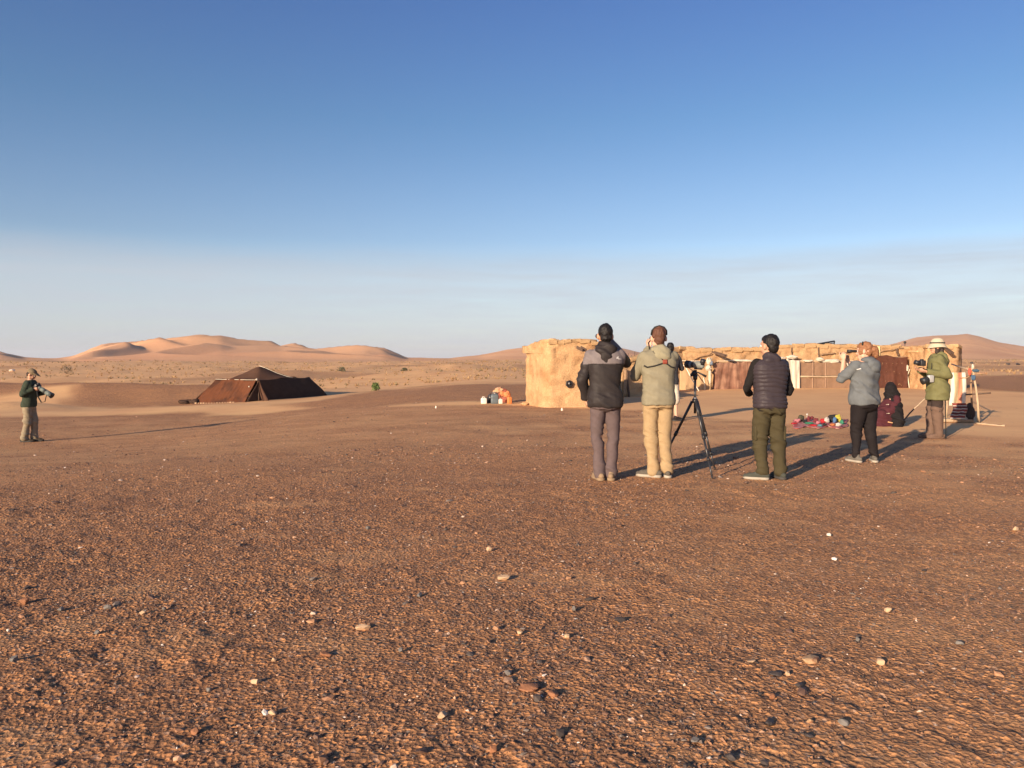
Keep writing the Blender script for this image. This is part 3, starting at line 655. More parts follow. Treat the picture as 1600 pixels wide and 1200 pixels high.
hanging('hanging_cloth', 1229, 1250, 560, 563, 611, 611.5, -.52, CREAM, 'tall cream cloth with deep folds hung on the yard wall', 'cloth', seed=9, nf=2.3, fold=.035)
nb = empty('hanging_blanket', (0, 0, 0), 'taupe-brown blanket panel crossed by a pale horizontal batten on the yard wall', 'blanket', group='rugs and cloths hung along the yard wall')
for a_, b__ in ((1250, 1272), (1272.3, 1291), (1291.3, 1330), (1330.3, 1356)):
    hanging('upper_panel', a_, b__, 566, 566, 587, 587, -.42, NETM, None, None, seed=int(a_), nf=1, root=nb, fold=.012, sag=.02); hanging('lower_panel', a_, b__, 590, 590, 610.5, 610.5, -.42, NETM, None, None, seed=int(a_) + 3, nf=1, root=nb, fold=.012, sag=.01)
stick('batten', onw(1249, 588.3, -.5), onw(1356, 588.6, -.5), .04, WOOD_P, nb, wob=.015); 
for px in (1270, 1290): stick('pale_strip', onw(px, 566, -.46), onw(px, 611, -.46), .022, mat('pale strip', (.33, .21, .14)), nb, wob=.004)
hanging('hanging_rug', 1350, 1418, 552, 557, 607, 608, -.50, RUG2, 'large dark red-brown woven rug hung at the right end of the yard wall', 'rug', seed=3, nf=2, fold=.04, sag=.07)
fl = MB()
g_ = np.random.default_rng(5)
for _ in range(26):
    px, py = g_.uniform(1358, 1412), g_.choice([568, 582, 596, 601]) + g_.uniform(-2, 2); p = onw(px, py, -.57); l = g_.uniform(.006, .03); fl.box(p, (.010, .01, l * 2))
o = fl.build('woven_fleck', BEIGE, None); tag(o, kind='stuff')
rug2 = [q for q in COL.objects if q.get('label', '').startswith('large dark red-brown')][0]; o.parent = rug2
# crumpled bundles tucked along the line
def crumple(px, py, Y, sx, sy, sz, m, seed, label, name='cloth_bundle', cat='cloth', group='crumpled cloths tucked along the rug line', wpos=None, rz=0):
    c = wpos if wpos is not None else at(px, py, Y)
    bm = bmesh.new(); bmesh.ops.create_icosphere(bm, subdivisions=4, radius=1); P = np.array([v.co[:] for v in bm.verts])
    k = 1 + .30 * n3(P * 1.8 + seed * 3.3, seed) - .22 * np.abs(n3(P * 4 + seed, seed + 1))
    for v, p, q in zip(bm.verts, P, k): v.co = (p[0] * sx * q, p[1] * sy * q, p[2] * sz * q)
    me = bpy.data.meshes.new(name); bm.to_mesh(me); bm.free(); me.materials.append(m)
    for p in me.polygons: p.use_smooth = True
    o = bpy.data.objects.new(name, me); COL.objects.link(o); o.location = c; o.rotation_euler = (0, 0, rz)
    if label: tag(o, label, cat, group)
    return o
for i, (px, py, sx, lab) in enumerate(((1216, 560, .30, 'small white cloth heaped on the line over the short white cloth'), (1238, 558, .26, 'knotted cream cloth on top of the tall folded cream cloth'), (1262, 564, .22, 'thin white roll on the line at the left end of the taupe blanket'), (1281, 561, .18, 'white cloth ball resting over the middle of the taupe blanket'), (1299, 564, .42, 'long white roll tucked over the taupe blanket beside the raised binoculars'), (1160, 563.5, .55, 'thin white roll lying along the top of the maroon-brown rug'))):
    Y = float(yard_y(px)) - .42; crumple(px, py, Y, sx, .10, .06 if i in (2, 5) else .085, CREAM, i + 4, lab)
# white bound pole with ropes
wp = ground(1112, 612)
pl = empty('bound_pole', (0, 0, 0), 'crooked pole wrapped in white and blue rags beside the maroon-brown rug', 'pole')
MB().tube([onw(1109, 612, -.7), onw(1110, 590, -.7), onw(1107, 573, -.72), onw(1113, 559, -.7)], [.04, .035, .04, .03], seg=8).build('pole', WOOD_P, pl)
for i, (px, py, sx, sz, m) in enumerate(((1108, 564, .11, .16, CREAM), (1107, 575, .12, .12, CREAM), (1109, 587, .07, .30, CREAM), (1111, 567, .07, .10, mat('blue rag', (.15, .20, .27), var=.1)), (1107, 561, .07, .05, WOOD_D))):
    o = crumple(px, py, float(yard_y(px)) - .72, sx, .08, sz, m, 20 + i, None, name='rag'); o.parent = pl
rp = MB()
rp.tube([onw(1060, 565, -1.0), onw(1071, 573, -1.2), onw(1080, 590, -1.5), onw(1092, 611, -2.0)], .022, seg=6)
o = rp.build('guy_rope', ROPE); tag(o, 'long pale rope slanting from the yard wall line down to the sand', 'rope')
o = MB().tube([onw(1099, 590, -.7), onw(1101, 600, -.75), onw(1102, 612, -.8)], .018, seg=6).build('guy_rope', ROPE); tag(o, 'short upright pale rope between the slanting rope and the bound pole', 'rope')
o = MB().tube([onw(1058, 563.5, -.35), onw(1110, 564.5, -.4), onw(1200, 562.5, -.45), onw(1260, 564, -.45), onw(1350, 564, -.42), onw(1419, 556, -.42)], .012, seg=6).build('clothes_line', ROPE); tag(o, 'long thin line stretched along the yard wall carrying the rugs', 'rope')
o = MB().tube([onw(1418, 572, -.5), onw(1421, 578, -.5), onw(1418, 586, -.5), onw(1420, 600, -.5), onw(1421, 608, -.5)], .022, seg=6).build('edge_cord', ROPE); tag(o, 'white cord hanging down the right edge of the dark red-brown rug', 'cord')
cr = crumple(1418, 575, 34.0, .05, .05, .14, CREAM, 31, 'small white rag knotted at the upper right edge of the dark red-brown rug', group=None)

# ------------------------------------------------------------------ water cans and sacks by the wall
PL = lambda n, c, r=.45: mat(n, c, rough=r, var=.12, vscale=8, spec=.4)
CANW, CANB, CANK, CANO = PL('white plastic', (.72, .68, .60)), PL('slate blue plastic', (.10, .125, .14)), PL('black plastic', (.03, .03, .032)), PL('orange plastic', (.62, .20, .06))
def jerrycan(px, py, w, h, m, label, rz=.2):
    p = ground(px, py); d = p.y; w = w / F * d; h = h / F * d; z = TZ(p.x, p.y)
    r = empty('jerrycan', (p.x, p.y, z), label, 'jerrycan', rz, 'water cans standing by the mud building')
    hw = w / 2; b = MB(); b.slices([(0, 0, 0, hw * .93, hw * .8, 6), (0, 0, h * .04, hw, hw * .86, 6), (0, 0, h * .40, hw, hw * .86, 6), (0, 0, h * .43, hw * .96, hw * .83, 6), (0, 0, h * .47, hw, hw * .86, 6), (0, 0, h * .72, hw, hw * .86, 6), (0, 0, h * .82, hw * .8, hw * .7, 4), (0, 0, h * .86, hw * .35, hw * .4, 3)], seg=24); b.build('body', m, r)
    MB().tube([(-hw * .5, 0, h * .80), (-hw * .45, 0, h * .97), (0, 0, h), (hw * .25, 0, h * .95), (hw * .3, 0, h * .82)], hw * .12, seg=8).build('handle', m, r)
    MB().tube([(hw * .6, 0, h * .78), (hw * .62, 0, h * .93)], hw * .2, seg=10).build('cap', CANK if m is not CANK else CANW, r)
jerrycan(756, 631, 9, 11, CANW, 'white square jerrycan at the left end of the water cans')
jerrycan(763, 630, 8, 10, CANK, 'black jerrycan second from the left, beside the white one')
jerrycan(773, 631, 12, 18, CANB, 'tall slate-blue jerrycan in front of the piled sacks', .1)
jerrycan(769, 628, 12, 14, CANK, 'black jerrycan half hidden behind the tall slate-blue one')
jerrycan(781.5, 631, 7, 9, CANW, 'small white jug right of the tall slate-blue jerrycan', .3)
jerrycan(796, 631, 7, 13, CANO, 'orange jug standing at the right end of the water cans', .3)
SACK = mat('tan sackcloth', (.56, .33, .19), var=.15, vscale=12); SACKO = mat('orange sack', (.60, .22, .09), var=.2, vscale=12); SACKR = mat('red brown sack', (.30, .09, .06), var=.2, vscale=12)
p = ground(787, 629)
def cs(px, py, sx, sz, m, sd, lab): 
    q = at(px, py, p.y + .1); crumple(0, 0, 0, sx, sx * .7, sz, m, sd, lab, name='sack', cat='sack', group='sacks piled behind the water cans', wpos=q)
cs(789, 625, .16, .12, SACKR, 51, 'red-brown sack at the bottom of the pile between the white and orange jugs')
cs(779, 623, .12, .16, SACKR, 52, 'dark red sack behind the small white jug')
cs(791, 616, .13, .13, SACKO, 53, 'orange sack in the middle of the pile')
cs(785, 614, .10, .11, SACKO, 54, 'smaller orange sack left in the pile, below the top one')
cs(780, 609, .15, .09, SACK, 55, 'tan sack lying on top of the pile')
cs(773, 612, .07, .05, SACK, 56, 'small pale sack corner at the left of the pile top')
cs(788, 611, .08, .08, SACKR, 57, 'dark reddish cloth between the tan and orange sacks')
for i, (px, py, m) in enumerate(((681, 637, ST_WHT), (878, 642, ST_WHT))):
    q = ground(px, py); o = bpy.data.objects.new('stone', stone_mesh(.03, .025, .045, 60 + i, m)); COL.objects.link(o); o.location = (q.x, q.y, TZ(q.x, q.y) + .04)
    tag(o, ['small white stone standing at the sand edge left of the water cans', 'small white stone standing in front of the corner room'][i], 'stone')

# ------------------------------------------------------------------ nomad tent
TENT_R = mat('red brown goat hair cloth', (.125, .048, .025), rough=.97, var=.2, vscale=2.5, bump=.008, bscale=40, spec=.05, col2=(.075, .034, .022), c2scale=1.4, c2=(.5, .62))
TENT_T = mat('brown goat hair roof', (.105, .056, .037), rough=.97, var=.12, vscale=4, bump=.006, bscale=60, spec=.05)
TENT_D = mat('black goat hair cloth', (.060, .037, .028), rough=.97, var=.2, vscale=4, bump=.006, bscale=60, spec=.05)
C_ = np.array([-12.0, 36.0]); E_ = np.array([-10.15, 39.9]); Lc = np.array([-15.0, 37.5]); K_ = Lc + E_ - C_
def gzp(p): return TZ(p[0], p[1])
tent = empty('nomad_tent', (0, 0, 0), 'low dark brown nomad tent of woven goat hair with one peak', 'tent')
EH = 1.0
def eave(p, h=EH): return Vector((p[0], p[1], gzp(C_) + h))
ec, ee, el_, ek = eave(C_ + [.0, .1], .98), eave(E_ + [-.3, -.35], 1.02), eave(Lc + [.5, .1], .98), eave(K_ + [.3, -.4], 1.0)
pk = at(412, 571.5, 38.7); 
def roofz(u, v):   # u along C->E (0..1), v along C->L
    base = ec.lerp(ee, u).lerp(el_.lerp(ek, u), v); d = max(abs(u - .42) / (.42 if u < .42 else .58), abs(v - .5) * 2); d2 = math.hypot((u - .42) / .52, (v - .5) * 2) ; d = .5 * d + .5 * min(1, d2)
    h = (pk.z - ec.z) * 1.06 * max(0, 1 - math.sqrt(d * d + .012)) ** 1.05
    base.z += h - .07 * math.sin(min(1, d) * math.pi) - .05 * math.sin(u * 9.4) * min(1, d) ** 2 - .04 * abs(math.sin(v * 9.4)) * min(1, d) ** 2 + .025 * float(n2(u * 9, v * 9, 5))
    return base
n = 40
V = [roofz(i / (n - 1), j / (n - 1))[:] for j in range(n) for i in range(n)]
o = npmesh('roof', V, gridfaces(n, n), TENT_T, tent); m_ = o.modifiers.new('s', 'SOLIDIFY'); m_.thickness = .03
def panel(name, a, b_, c, d, m, bulge=.05, seed=0, nx_=36, ny_=20, pleat=.06):
    V = []
    for j in range(ny_):
        v = j / (ny_ - 1)
        for i in range(nx_):
            u = i / (nx_ - 1); top = Vector(a).lerp(Vector(b_), u); bot = Vector(c).lerp(Vector(d), u); bot.z = TZ(bot.x, bot.y) - .03
            p = top.lerp(bot, v); nn = (Vector(b_) - Vector(a)).cross(Vector(c) - Vector(a)).normalized()
            p += nn * (pleat * float(n2(u * 7 + seed, v * 1.6, seed)) + .03 * float(n2(u * 17 + seed, v * 3 + u * 4, seed + 2)) + bulge * math.sin(v * 3.14)); p.z -= .05 * math.sin(u * 3.14 * 3) ** 2 * (1 - v) * .3
            V.append(p[:])
    o = npmesh(name, V, gridfaces(ny_, nx_), m, tent); s = o.modifiers.new('s', 'SOLIDIFY'); s.thickness = .025; return o
gC = ground(383, 627, gzp(C_)); 
cb = Vector((C_[0] - .35, C_[1] - .55, 0)); lb = Vector((Lc[0] - .15, Lc[1] - .9, 0)); mid_t = el_.lerp(ec, .53); mid_b = lb.lerp(cb, .55)
panel('side_panel', el_, mid_t, lb, mid_b, TENT_R, seed=1, bulge=.0); panel('side_panel', mid_t + Vector((0, .02, 0)), ec, mid_b + Vector((0, .02, 0)), cb, TENT_R, seed=2, bulge=.0)
panel('end_panel', ec + Vector((.03, .03, 0)), ee, cb + Vector((.02, .03, 0)), Vector((E_[0] + .55, E_[1] - .1, 0)), TENT_D, seed=3, bulge=-.05)
panel('back_panel', ee, ek, Vector((E_[0] + .3, E_[1] + .5, 0)), Vector((K_[0], K_[1] + .6, 0)), TENT_D, seed=4); panel('back_panel', ek, el_, Vector((K_[0] - .4, K_[1] + .3, 0)), Vector((Lc[0] - .6, Lc[1], 0)), TENT_D, seed=5)
panel('door_flap', ec + Vector((.06, -.02, -.02)), ec + Vector((.12, .0, -.05)), Vector((C_[0] + .32, C_[1] - .12, 0)), Vector((C_[0] + .60, C_[1] + .02, 0)), TENT_T, seed=6, nx_=6)
o = MB().tube([el_ + Vector((.0, -.05, 0)), el_.lerp(ec, .5) + Vector((0, -.05, .0)), ec + Vector((0, -.05, .01))], .010, seg=6).build('edge_rope', ROPE, tent)
rp_ = [roofz(.42 + .5 * t_, .5 - .5 * t_) + Vector((0, -.02, .03)) for t_ in [k / 8 for k in range(0, 9)]]
MB().tube([roofz(.42 + .28 * k / 6, .5 - .46 * k / 6) + Vector((.0, -.03, .035)) for k in range(7)], .010, seg=6).build('ridge_rope', ROPE, tent)
MB().ell(ec + Vector((.02, -.08, .03)), .05).build('knot', CREAM, tent); MB().ell(ec + Vector((-.30, -.2, -.30)), .035).build('knot', CREAM, tent)
MB().tube([ec + Vector((.05, .05, 0)), (C_[0] + .12, C_[1], gzp(C_))], .03, seg=7).build('pole', WOOD_D, tent); stick('pole', (pk.x, pk.y + .3, gzp(C_)), pk - Vector((0, -.3, .1)), .04, WOOD_D, tent)
for i, (px, py, sx) in enumerate(((287, 634, .34), (298, 631, .28))):
    q = ground(px, py, -.8); crumple(0, 0, 0, sx, .2, .13, TENT_D, 70 + i, ['dark heap of folded tent cloth lying furthest left of the tent', 'dark heap of tent cloth touching the left corner of the tent'][i], name='cloth_heap', group=None, wpos=Vector((Lc[0] - .6 + i * .45, Lc[1] - .9, TZ(Lc[0] - .6, Lc[1] - .9) + .08)))
st = MB(); g_ = np.random.default_rng(8)
for i in range(16):
    t_ = i / 15; q = lb.lerp(cb, t_ * .8) + Vector((0, -.12, 0)); s = g_.uniform(.03, .07); st.ell((q.x, q.y, TZ(q.x, q.y) + .02), (s, s, s * .6), seg=7, rings=5)
o = st.build('hem_stone', ST_TAN, tent); o['kind'] = 'stuff'

# ------------------------------------------------------------------ loom of poles with rags and rugs
p0 = ground(1522, 660)
lm = empty('pole_loom', (0, 0, 0), 'rough loom of pale crooked poles lashed together at the right', 'loom')
LY = 16.9
def lp(px, py, dy=0): return at(px, py, LY + dy)
def lg(px, dy=0): x = (px - 800) / F * (LY + dy); return Vector((x, LY + dy, TZ(x, LY + dy)))
MB().tube([lg(1531, 0), lp(1528, 630), lp(1525, 606), lp(1522, 590), lp(1520, 573)], [.030, .025, .022, .02, .018], seg=9).build('post', WOOD_P, lm)
MB().tube([lg(1521, .6), lp(1518, 620, .6), lp(1517, 600, .6), lp(1519, 585, .6)], [.026, .022, .02, .018], seg=9).build('post', WOOD, lm)
MB().tube([lg(1480, .5), lp(1480, 632, .5), lp(1479, 612, .5), lp(1481, 588, .5)], [.022, .02, .018, .016], seg=9).build('post', WOOD_P, lm)
MB().tube([lg(1468, 1.2), lp(1472, 620, 1.2), lp(1478, 592, 1.2)], [.025, .022, .018], seg=9).build('post', WOOD_P, lm)
MB().tube([lp(1478, 590.5, .3), lp(1510, 590.5, .2), lp(1522, 584, .0), lp(1540, 584, -.1)], .014, seg=8).build('crossbar', WOOD, lm)
MB().tube([lp(1470, 620, .4), lp(1495, 617.5, .3), lp(1520, 616, .1), lp(1548, 614, -.2)], .018, seg=8).build('crossbar', WOOD_D, lm)
MB().tube([lp(1487, 569, 4), lp(1502, 574, 2), lp(1518, 578, 0)], .02, seg=8).build('ridge_pole', WOOD_P, lm)
MB().box(lg(1482, .1) + Vector((0, 0, .05)), (.30, .22, .07), Matrix.Rotation(.1, 3, 'Z')).build('base_board', WOOD_P, lm, smooth=False, bevel=.01)
MB().box(lg(1506, .0) + Vector((0, 0, .04)), (.42, .12, .06), Matrix.Rotation(-.05, 3, 'Z')).build('base_board', WOOD, lm, smooth=False, bevel=.01)
stick('ground_pole', lg(1527, -.35) + Vector((0, 0, .02)), lg(1572, -.9) + Vector((0, 0, .015)), .02, WOOD_P, lm)
# rags
for px, py, sx, sz, m, lab in ((1515, 581, .035, .075, mat('red rag', (.62, .10, .06), var=.1), 'red rag tied to the left of the loom top'), (1525, 579, .075, .035, mat('blue grey rag', (.05, .10, .15), var=.1), 'blue-grey rag fluttering right of the loom top'), (1520, 573, .03, .06, CREAM, 'white rag knotted over the loom top'), (1521, 590, .05, .06, mat('blue rag dark', (.05, .10, .17), var=.1), 'blue rag bound round the post below the others'), (1534, 583, .11, .008, mat('orange rag', (.65, .28, .14), var=.1), 'thin orange ribbon blown out to the right of the loom top')):
    crumple(px, py, LY - .03, sx, .03, sz, m, int(px), lab, name='rag', cat='rag', group='rags tied on the loom')
def strip_cloth(name, label, px0, px1, y0, y1, dy, bands, m_list, horizontal=False, fold=.02):
    r = empty(name, (0, 0, 0), label, 'rug'); 
    for k, (a, b__, mi) in enumerate(bands):
        V = []; nx_, ny_ = 10, 14
        for j in range(ny_):
            for i in range(nx_):
                u, v = i / (nx_ - 1), j / (ny_ - 1)
                if horizontal: U, Vv = u, a + (b__ - a) * v
                else: U, Vv = a + (b__ - a) * u, v
                px = px0 + (px1 - px0) * U + (2 * math.sin(Vv * 5) if horizontal else 1.2 * math.sin(Vv * 4)); py = y0 + (y1 - y0) * Vv
                q = at(px, py, LY + dy + fold * math.sin(U * 11 + Vv * 3) - .08 * Vv); V.append(q[:])
        o = npmesh('stripe', V, gridfaces(ny_, nx_), m_list[mi], r); s = o.modifiers.new('s', 'SOLIDIFY'); s.thickness = .015
    return r
SW, ST_, SP, SM, SMD = mat('white wool', (.60, .54, .45), var=.1), mat('tan wool', (.46, .36, .20), var=.1), mat('coral wool', (.50, .20, .12), var=.12), mat('maroon wool', (.20, .045, .035), var=.15), mat('dark maroon wool', (.10, .03, .028), var=.15)
strip_cloth('striped_blanket', 'white, tan and coral striped blanket hanging from the loom crossbar', 1484, 1508, 582, 634, .25, [(0, .28, 0), (.285, .50, 1), (.505, .78, 2), (.785, 1, 0)], [SW, ST_, SP], fold=.02)
bands = []; 
for k in range(5): bands += [(k / 5, k / 5 + .155, 0 if k % 2 == 0 else 1), (k / 5 + .158, k / 5 + .198, 2)]
strip_cloth('striped_rug', 'maroon rug with thin white stripes draped at the foot of the loom', 1487, 1509, 630, 654, .0, bands, [SM, SMD, SW], horizontal=True)
q = lg(1517, .3); crumple(0, 0, 0, .10, .08, .22, mat('dark wool', (.05, .035, .03), var=.2), 77, 'dark bundle of wool standing between the loom posts', name='wool_bundle', cat='wool', group=None, wpos=q + Vector((0, 0, .20)))
sp_ = empty('leaning_stick', (0, 0, 0), 'wooden stick half dark half pale leaning in the sand beside the green jacket', 'stick')
a_ = ground(1410, 658); b__ = at(1428, 639, a_.y + .1); c__ = at(1446, 622, a_.y + .2)
stick('dark_end', (a_.x, a_.y, TZ(a_.x, a_.y) - .02), b__, .017, WOOD_D, sp_, wob=.004); stick('pale_end', b__, c__, .015, WOOD_P, sp_, wob=.004)

# ------------------------------------------------------------------ goods spread on a cloth
q0 = ground(1278, 664); 
def gd(px, py): q = ground(px, py); return Vector((q.x, q.y, TZ(q.x, q.y)))
V = []; nx_, ny_ = 50, 16
for j in range(ny_):
    for i in range(nx_):
        u, v = i / (nx_ - 1), j / (ny_ - 1); q = gd(1238 + 86 * u + 1.5 * math.sin(v * 9), 669 - 12 * v + 1.4 * math.sin(u * 17)); q.z += .012 + .02 * max(0, float(n2(u * 14, v * 5, 4))); V.append(q[:])
o = npmesh('display_cloth', V, gridfaces(ny_, nx_), mat('red patterned cloth', (.42, .06, .055), var=.4, vscale=14, col2=(.55, .33, .28), c2scale=12)); m_ = o.modifiers.new('s', 'SOLIDIFY'); m_.thickness = .008
tag(o, 'crumpled red patterned cloth spread on the sand under the trinkets', 'cloth')
CM = {k: mat(k + ' craft wool', tuple(.62 * q_ for q_ in c), var=.2, vscale=30, rough=.8) for k, c in dict(red=(.55, .03, .04), green=(.06, .30, .18), maroon=(.22, .04, .05), olive=(.10, .09, .05), white=(.78, .72, .64), black=(.03, .03, .03), pink=(.60, .22, .26), yellow=(.62, .55, .08), teal=(.12, .30, .34), orange=(.62, .22, .08), blue=(.10, .22, .45)).items()}
GOODS = [(1247, 661, 10, 6, 'pink', 'pink folded scarf at the left end of the display cloth'), (1253, 660, 12, 11, 'olive', 'tall olive-brown felt hat among the trinkets on the left'), (1259, 662, 9, 5, 'black', 'low dark bag right of the olive-brown felt hat'), (1266, 664, 12, 4, 'green', 'green folded scarf near the front of the display cloth'),
 (1265, 659, 8, 8, 'maroon', 'maroon bundle behind the green folded scarf'), (1273, 667, 14, 3, 'red', 'flat bright red scarf along the front edge of the display cloth'), (1276, 661, 8, 7, 'maroon', 'maroon pouch in the middle of the display'), (1280, 664, 8, 6, 'pink', 'pink pouch right of the middle maroon pouch'),
 (1283, 668, 10, 4, 'teal', 'teal strip lying at the front of the display right of the red scarf'), (1287, 662, 8, 7, 'red', 'red ball of wool behind the teal strip'), (1293, 662, 9, 9, 'white', 'round white woollen doll with red band on the display'), (1290, 667, 8, 5, 'black', 'black pouch in front of the white doll'),
 (1299, 661, 8, 9, 'black', 'black bundle right of the white doll'), (1303, 667, 10, 5, 'orange', 'orange folded cloth near the front right of the display'), (1306, 662, 8, 9, 'blue', 'blue pouch beside the yellow one'), (1311, 661, 10, 12, 'yellow', 'yellow and green bag beside the dark trousers of the woman in grey'), (1312, 668, 10, 6, 'white', 'white rag in front of the yellow bag'), (1317, 665, 8, 8, 'green', 'green bag furthest right on the display cloth'), (1304, 657, 18, 8, 'black', 'dark shawl heaped along the back right of the display'), (1242, 664, 9, 3, 'red', 'small red scrap at the left tip of the display cloth'), (1270, 657, 7, 6, 'maroon', 'small maroon cap at the back of the display')]
for i, (px, py, w, h, cn, lab) in enumerate(GOODS):
    q = gd(px, py); w_ = w / F * q.y / 2; h_ = h / F * q.y / 2
    crumple(0, 0, 0, w_ * 1.05, w_ * .8, h_ * 1.05, CM[cn], 90 + i, lab, name='craft_item', cat='craft', group='craft goods on the display cloth', wpos=q + Vector((0, .05, h_ + .01)), rz=i)
q = gd(1261, 655); o = MB().tube([q, q + Vector((0, 0, .10))], [.008, .006], seg=8).ell(q + Vector((0, 0, .11)), (.024, .024, .024)).build('white_ball_stick', CM['white']); tag(o, 'small white knob on a short stick behind the craft goods', 'trinket')

# ------------------------------------------------------------------ sparse plants of the far plain
tuft = MB(); g_ = np.random.default_rng(12); TV = []; TF = []; TC = []
_r = 52 + 250 * g_.power(.8, 9000); _a = g_.uniform(-46, 46, 9000) * math.pi / 180; _x, _y = _r * np.sin(_a), _r * np.cos(_a)
_k = sandiness(_x, _y) > .5; _r, _x, _y = _r[_k], _x[_k], _y[_k]; _z = terrain(_x, _y)
for r, x, y, z in zip(_r.tolist(), _x.tolist(), _y.tolist(), _z.tolist()):
    s = g_.uniform(.07, .25) * (1 + r / 150); col = (.42, .27, .13) if g_.uniform() < .8 else (.22, .17, .09)
    for k in range(7):
        an = g_.uniform(0, 6.28); le = g_.uniform(.2, .9); n0 = len(TV); w = s * .16
        TV += [(x - w * math.sin(an), y + w * math.cos(an), z - .03), (x + w * math.sin(an), y - w * math.cos(an), z - .03), (x + math.cos(an) * s * le, y + math.sin(an) * s * le, z + s * g_.uniform(.3, .8))]; TF.append((n0, n0 + 1, n0 + 2)); TC += [(*col, 1)] * 3
o = npmesh('scrub_tufts', TV, TF, mat('dry scrub', (1, 1, 1), var=.2, attr=True), smooth=False, colors=TC); tag(o, 'scattered dry tufts dotting the far sandy plain', 'scrub', kind='stuff')
def shrub(px, py, Y, h, w, colr, label, seed):
    x = (px - 800) / F * Y; z = TZ(x, Y); r = empty('desert_shrub', (x, Y, z), label, 'shrub', group='green shrubs on the far plain'); g_ = np.random.default_rng(seed)
    V, Fc, C = [], [], []
    b = MB()
    for k in range(9):
        an = g_.uniform(0, 6.28); e = Vector((math.cos(an) * w * g_.uniform(.2, .9), math.sin(an) * w * g_.uniform(.2, .9), h * g_.uniform(.5, 1))); b.tube([(0, 0, 0), e * .5 + Vector((0, 0, .08)), e], [.02, .012, .004], seg=5)
    b.build('stem', WOOD, r)
    for k in range(420):
        an = g_.uniform(0, 6.28); rr_ = g_.uniform(0, 1) ** .5; hh_ = g_.uniform(.1, 1); c = np.array([math.cos(an) * w * rr_ * (1 - .4 * hh_), math.sin(an) * w * rr_ * (1 - .4 * hh_), h * hh_]); s = g_.uniform(.03, .07)
        n0 = len(V); d1_, d2_ = g_.normal(0, s, 3), g_.normal(0, s, 3); V += [c, c + d1_, c + d2_]; Fc.append((n0, n0 + 1, n0 + 2)); cc = np.array(colr) * g_.uniform(.6, 1.3); C += [(*cc, 1)] * 3
    npmesh('foliage', V, Fc, mat('shrub leaf', (1, 1, 1), var=.1, attr=True), r, smooth=False, colors=C)
shrub(587, 606, 43, .42, .22, (.14, .20, .06), 'bright green shrub on the sand edge right of the tent', 1)
shrub(534, 581, 90, .5, .5, (.10, .11, .06), 'dull green shrub far beyond the right end of the tent', 2)
shrub(632, 583, 95, .4, .5, (.10, .11, .06), 'dull green shrub far beyond and right of the bright green one', 3)
shrub(104, 584, 95, .9, .9, (.09, .085, .05), 'dark shrub on the plain right of the cap wearer', 4)
o = bpy.data.objects.new('stone', stone_mesh(.45, .4, .2, 99, ST_WHT)); COL.objects.link(o); q = ground(19, 578); x_, y_ = (19 - 800) / F * 100, 100; o.location = (x_, y_, TZ(x_, y_) + .2); tag(o, 'whitish rock far off on the plain left of the cap wearer', 'rock')
for i, (px, py) in enumerate(((1575, 568.5), (1518, 568.5), (1590, 569))):
    Y = 140; x_ = (px - 800) / F * Y; o = bpy.data.objects.new('rock', stone_mesh(.5, .4, .3, 110 + i, ST_DRK)); COL.objects.link(o); o.location = (x_, Y, TZ(x_, Y) + .15); tag(o, ['small dark far rock at right, the middle one of three', 'small dark far rock just right of the loom top', 'small dark far rock at the right edge of the picture'][i], 'rock')

# ------------------------------------------------------------------ people
SKIN = mat('skin', (.50, .27, .17), rough=.55, var=.08, vscale=20, spec=.35); SKIN_F = mat('fair skin', (.62, .36, .25), rough=.55, var=.08, vscale=20, spec=.35)
LIP = mat('lips', (.38, .15, .11), rough=.5); EYEW = mat('eye white', (.75, .72, .68), rough=.3); EYED = mat('iris', (.05, .03, .02), rough=.2)
BLK = mat('black rubberised plastic', (.022, .022, .024), rough=.45, var=.1, spec=.4); GLASS = mat('lens glass', (.02, .02, .03), rough=.08, spec=.8)
STRAP = mat('black webbing', (.02, .02, .02), rough=.8)
def cloth(n, c, r=.9, v=.12, b=.003): return mat(n, c, rough=r, var=v, vscale=14, bump=b, bscale=120, spec=.15)
def lerp3(a, b_, t_): return Vector(a).lerp(Vector(b_), t_)
def rotz(v, a): return Matrix.Rotation(a, 3, 'Z') @ Vector(v)

def wrinkles(joints, amp=.006, seed=0, hang=1.0, quilt=None):
    J = [(np.array(p[:]), r, a) for p, r, a in joints]
    def f(P, N_):
        w = n3(P * np.array([9, 9, 5]) + seed, seed) * .35
        q = P.copy(); q[:, 0] += .03 * n3(P * 6 + 3, seed + 1); q[:, 2] += .04 * n3(P * 5 + 9, seed + 2)
        rid = 1 - 2 * np.abs(n3(q * np.array([7, 7, 15]) + q[:, [2, 2, 0]] * np.array([6, 6, 7]) + seed, seed + 4)); w = w + rid * .55
        q2 = P @ np.array([[.8, -.1, .55], [0, 1, 0], [-.55, .2, .8]]); q2[:, 0] += .05 * n3(P * 4 + 1, seed + 7)
        w = w + .75 * (1 - 2.2 * np.abs(n3(q2 * np.array([3.5, 4, 9.5]) + seed * 1.7, seed + 8)))
        k = .45 * np.ones(len(P))
        for p, r, a in J: k = k + a * np.exp(-(np.linalg.norm(P - p, axis=1) / r) ** 2)
        d = w * amp * 1.9 * k
        if quilt is not None: d = d + quilt(P)
        return d
    return f

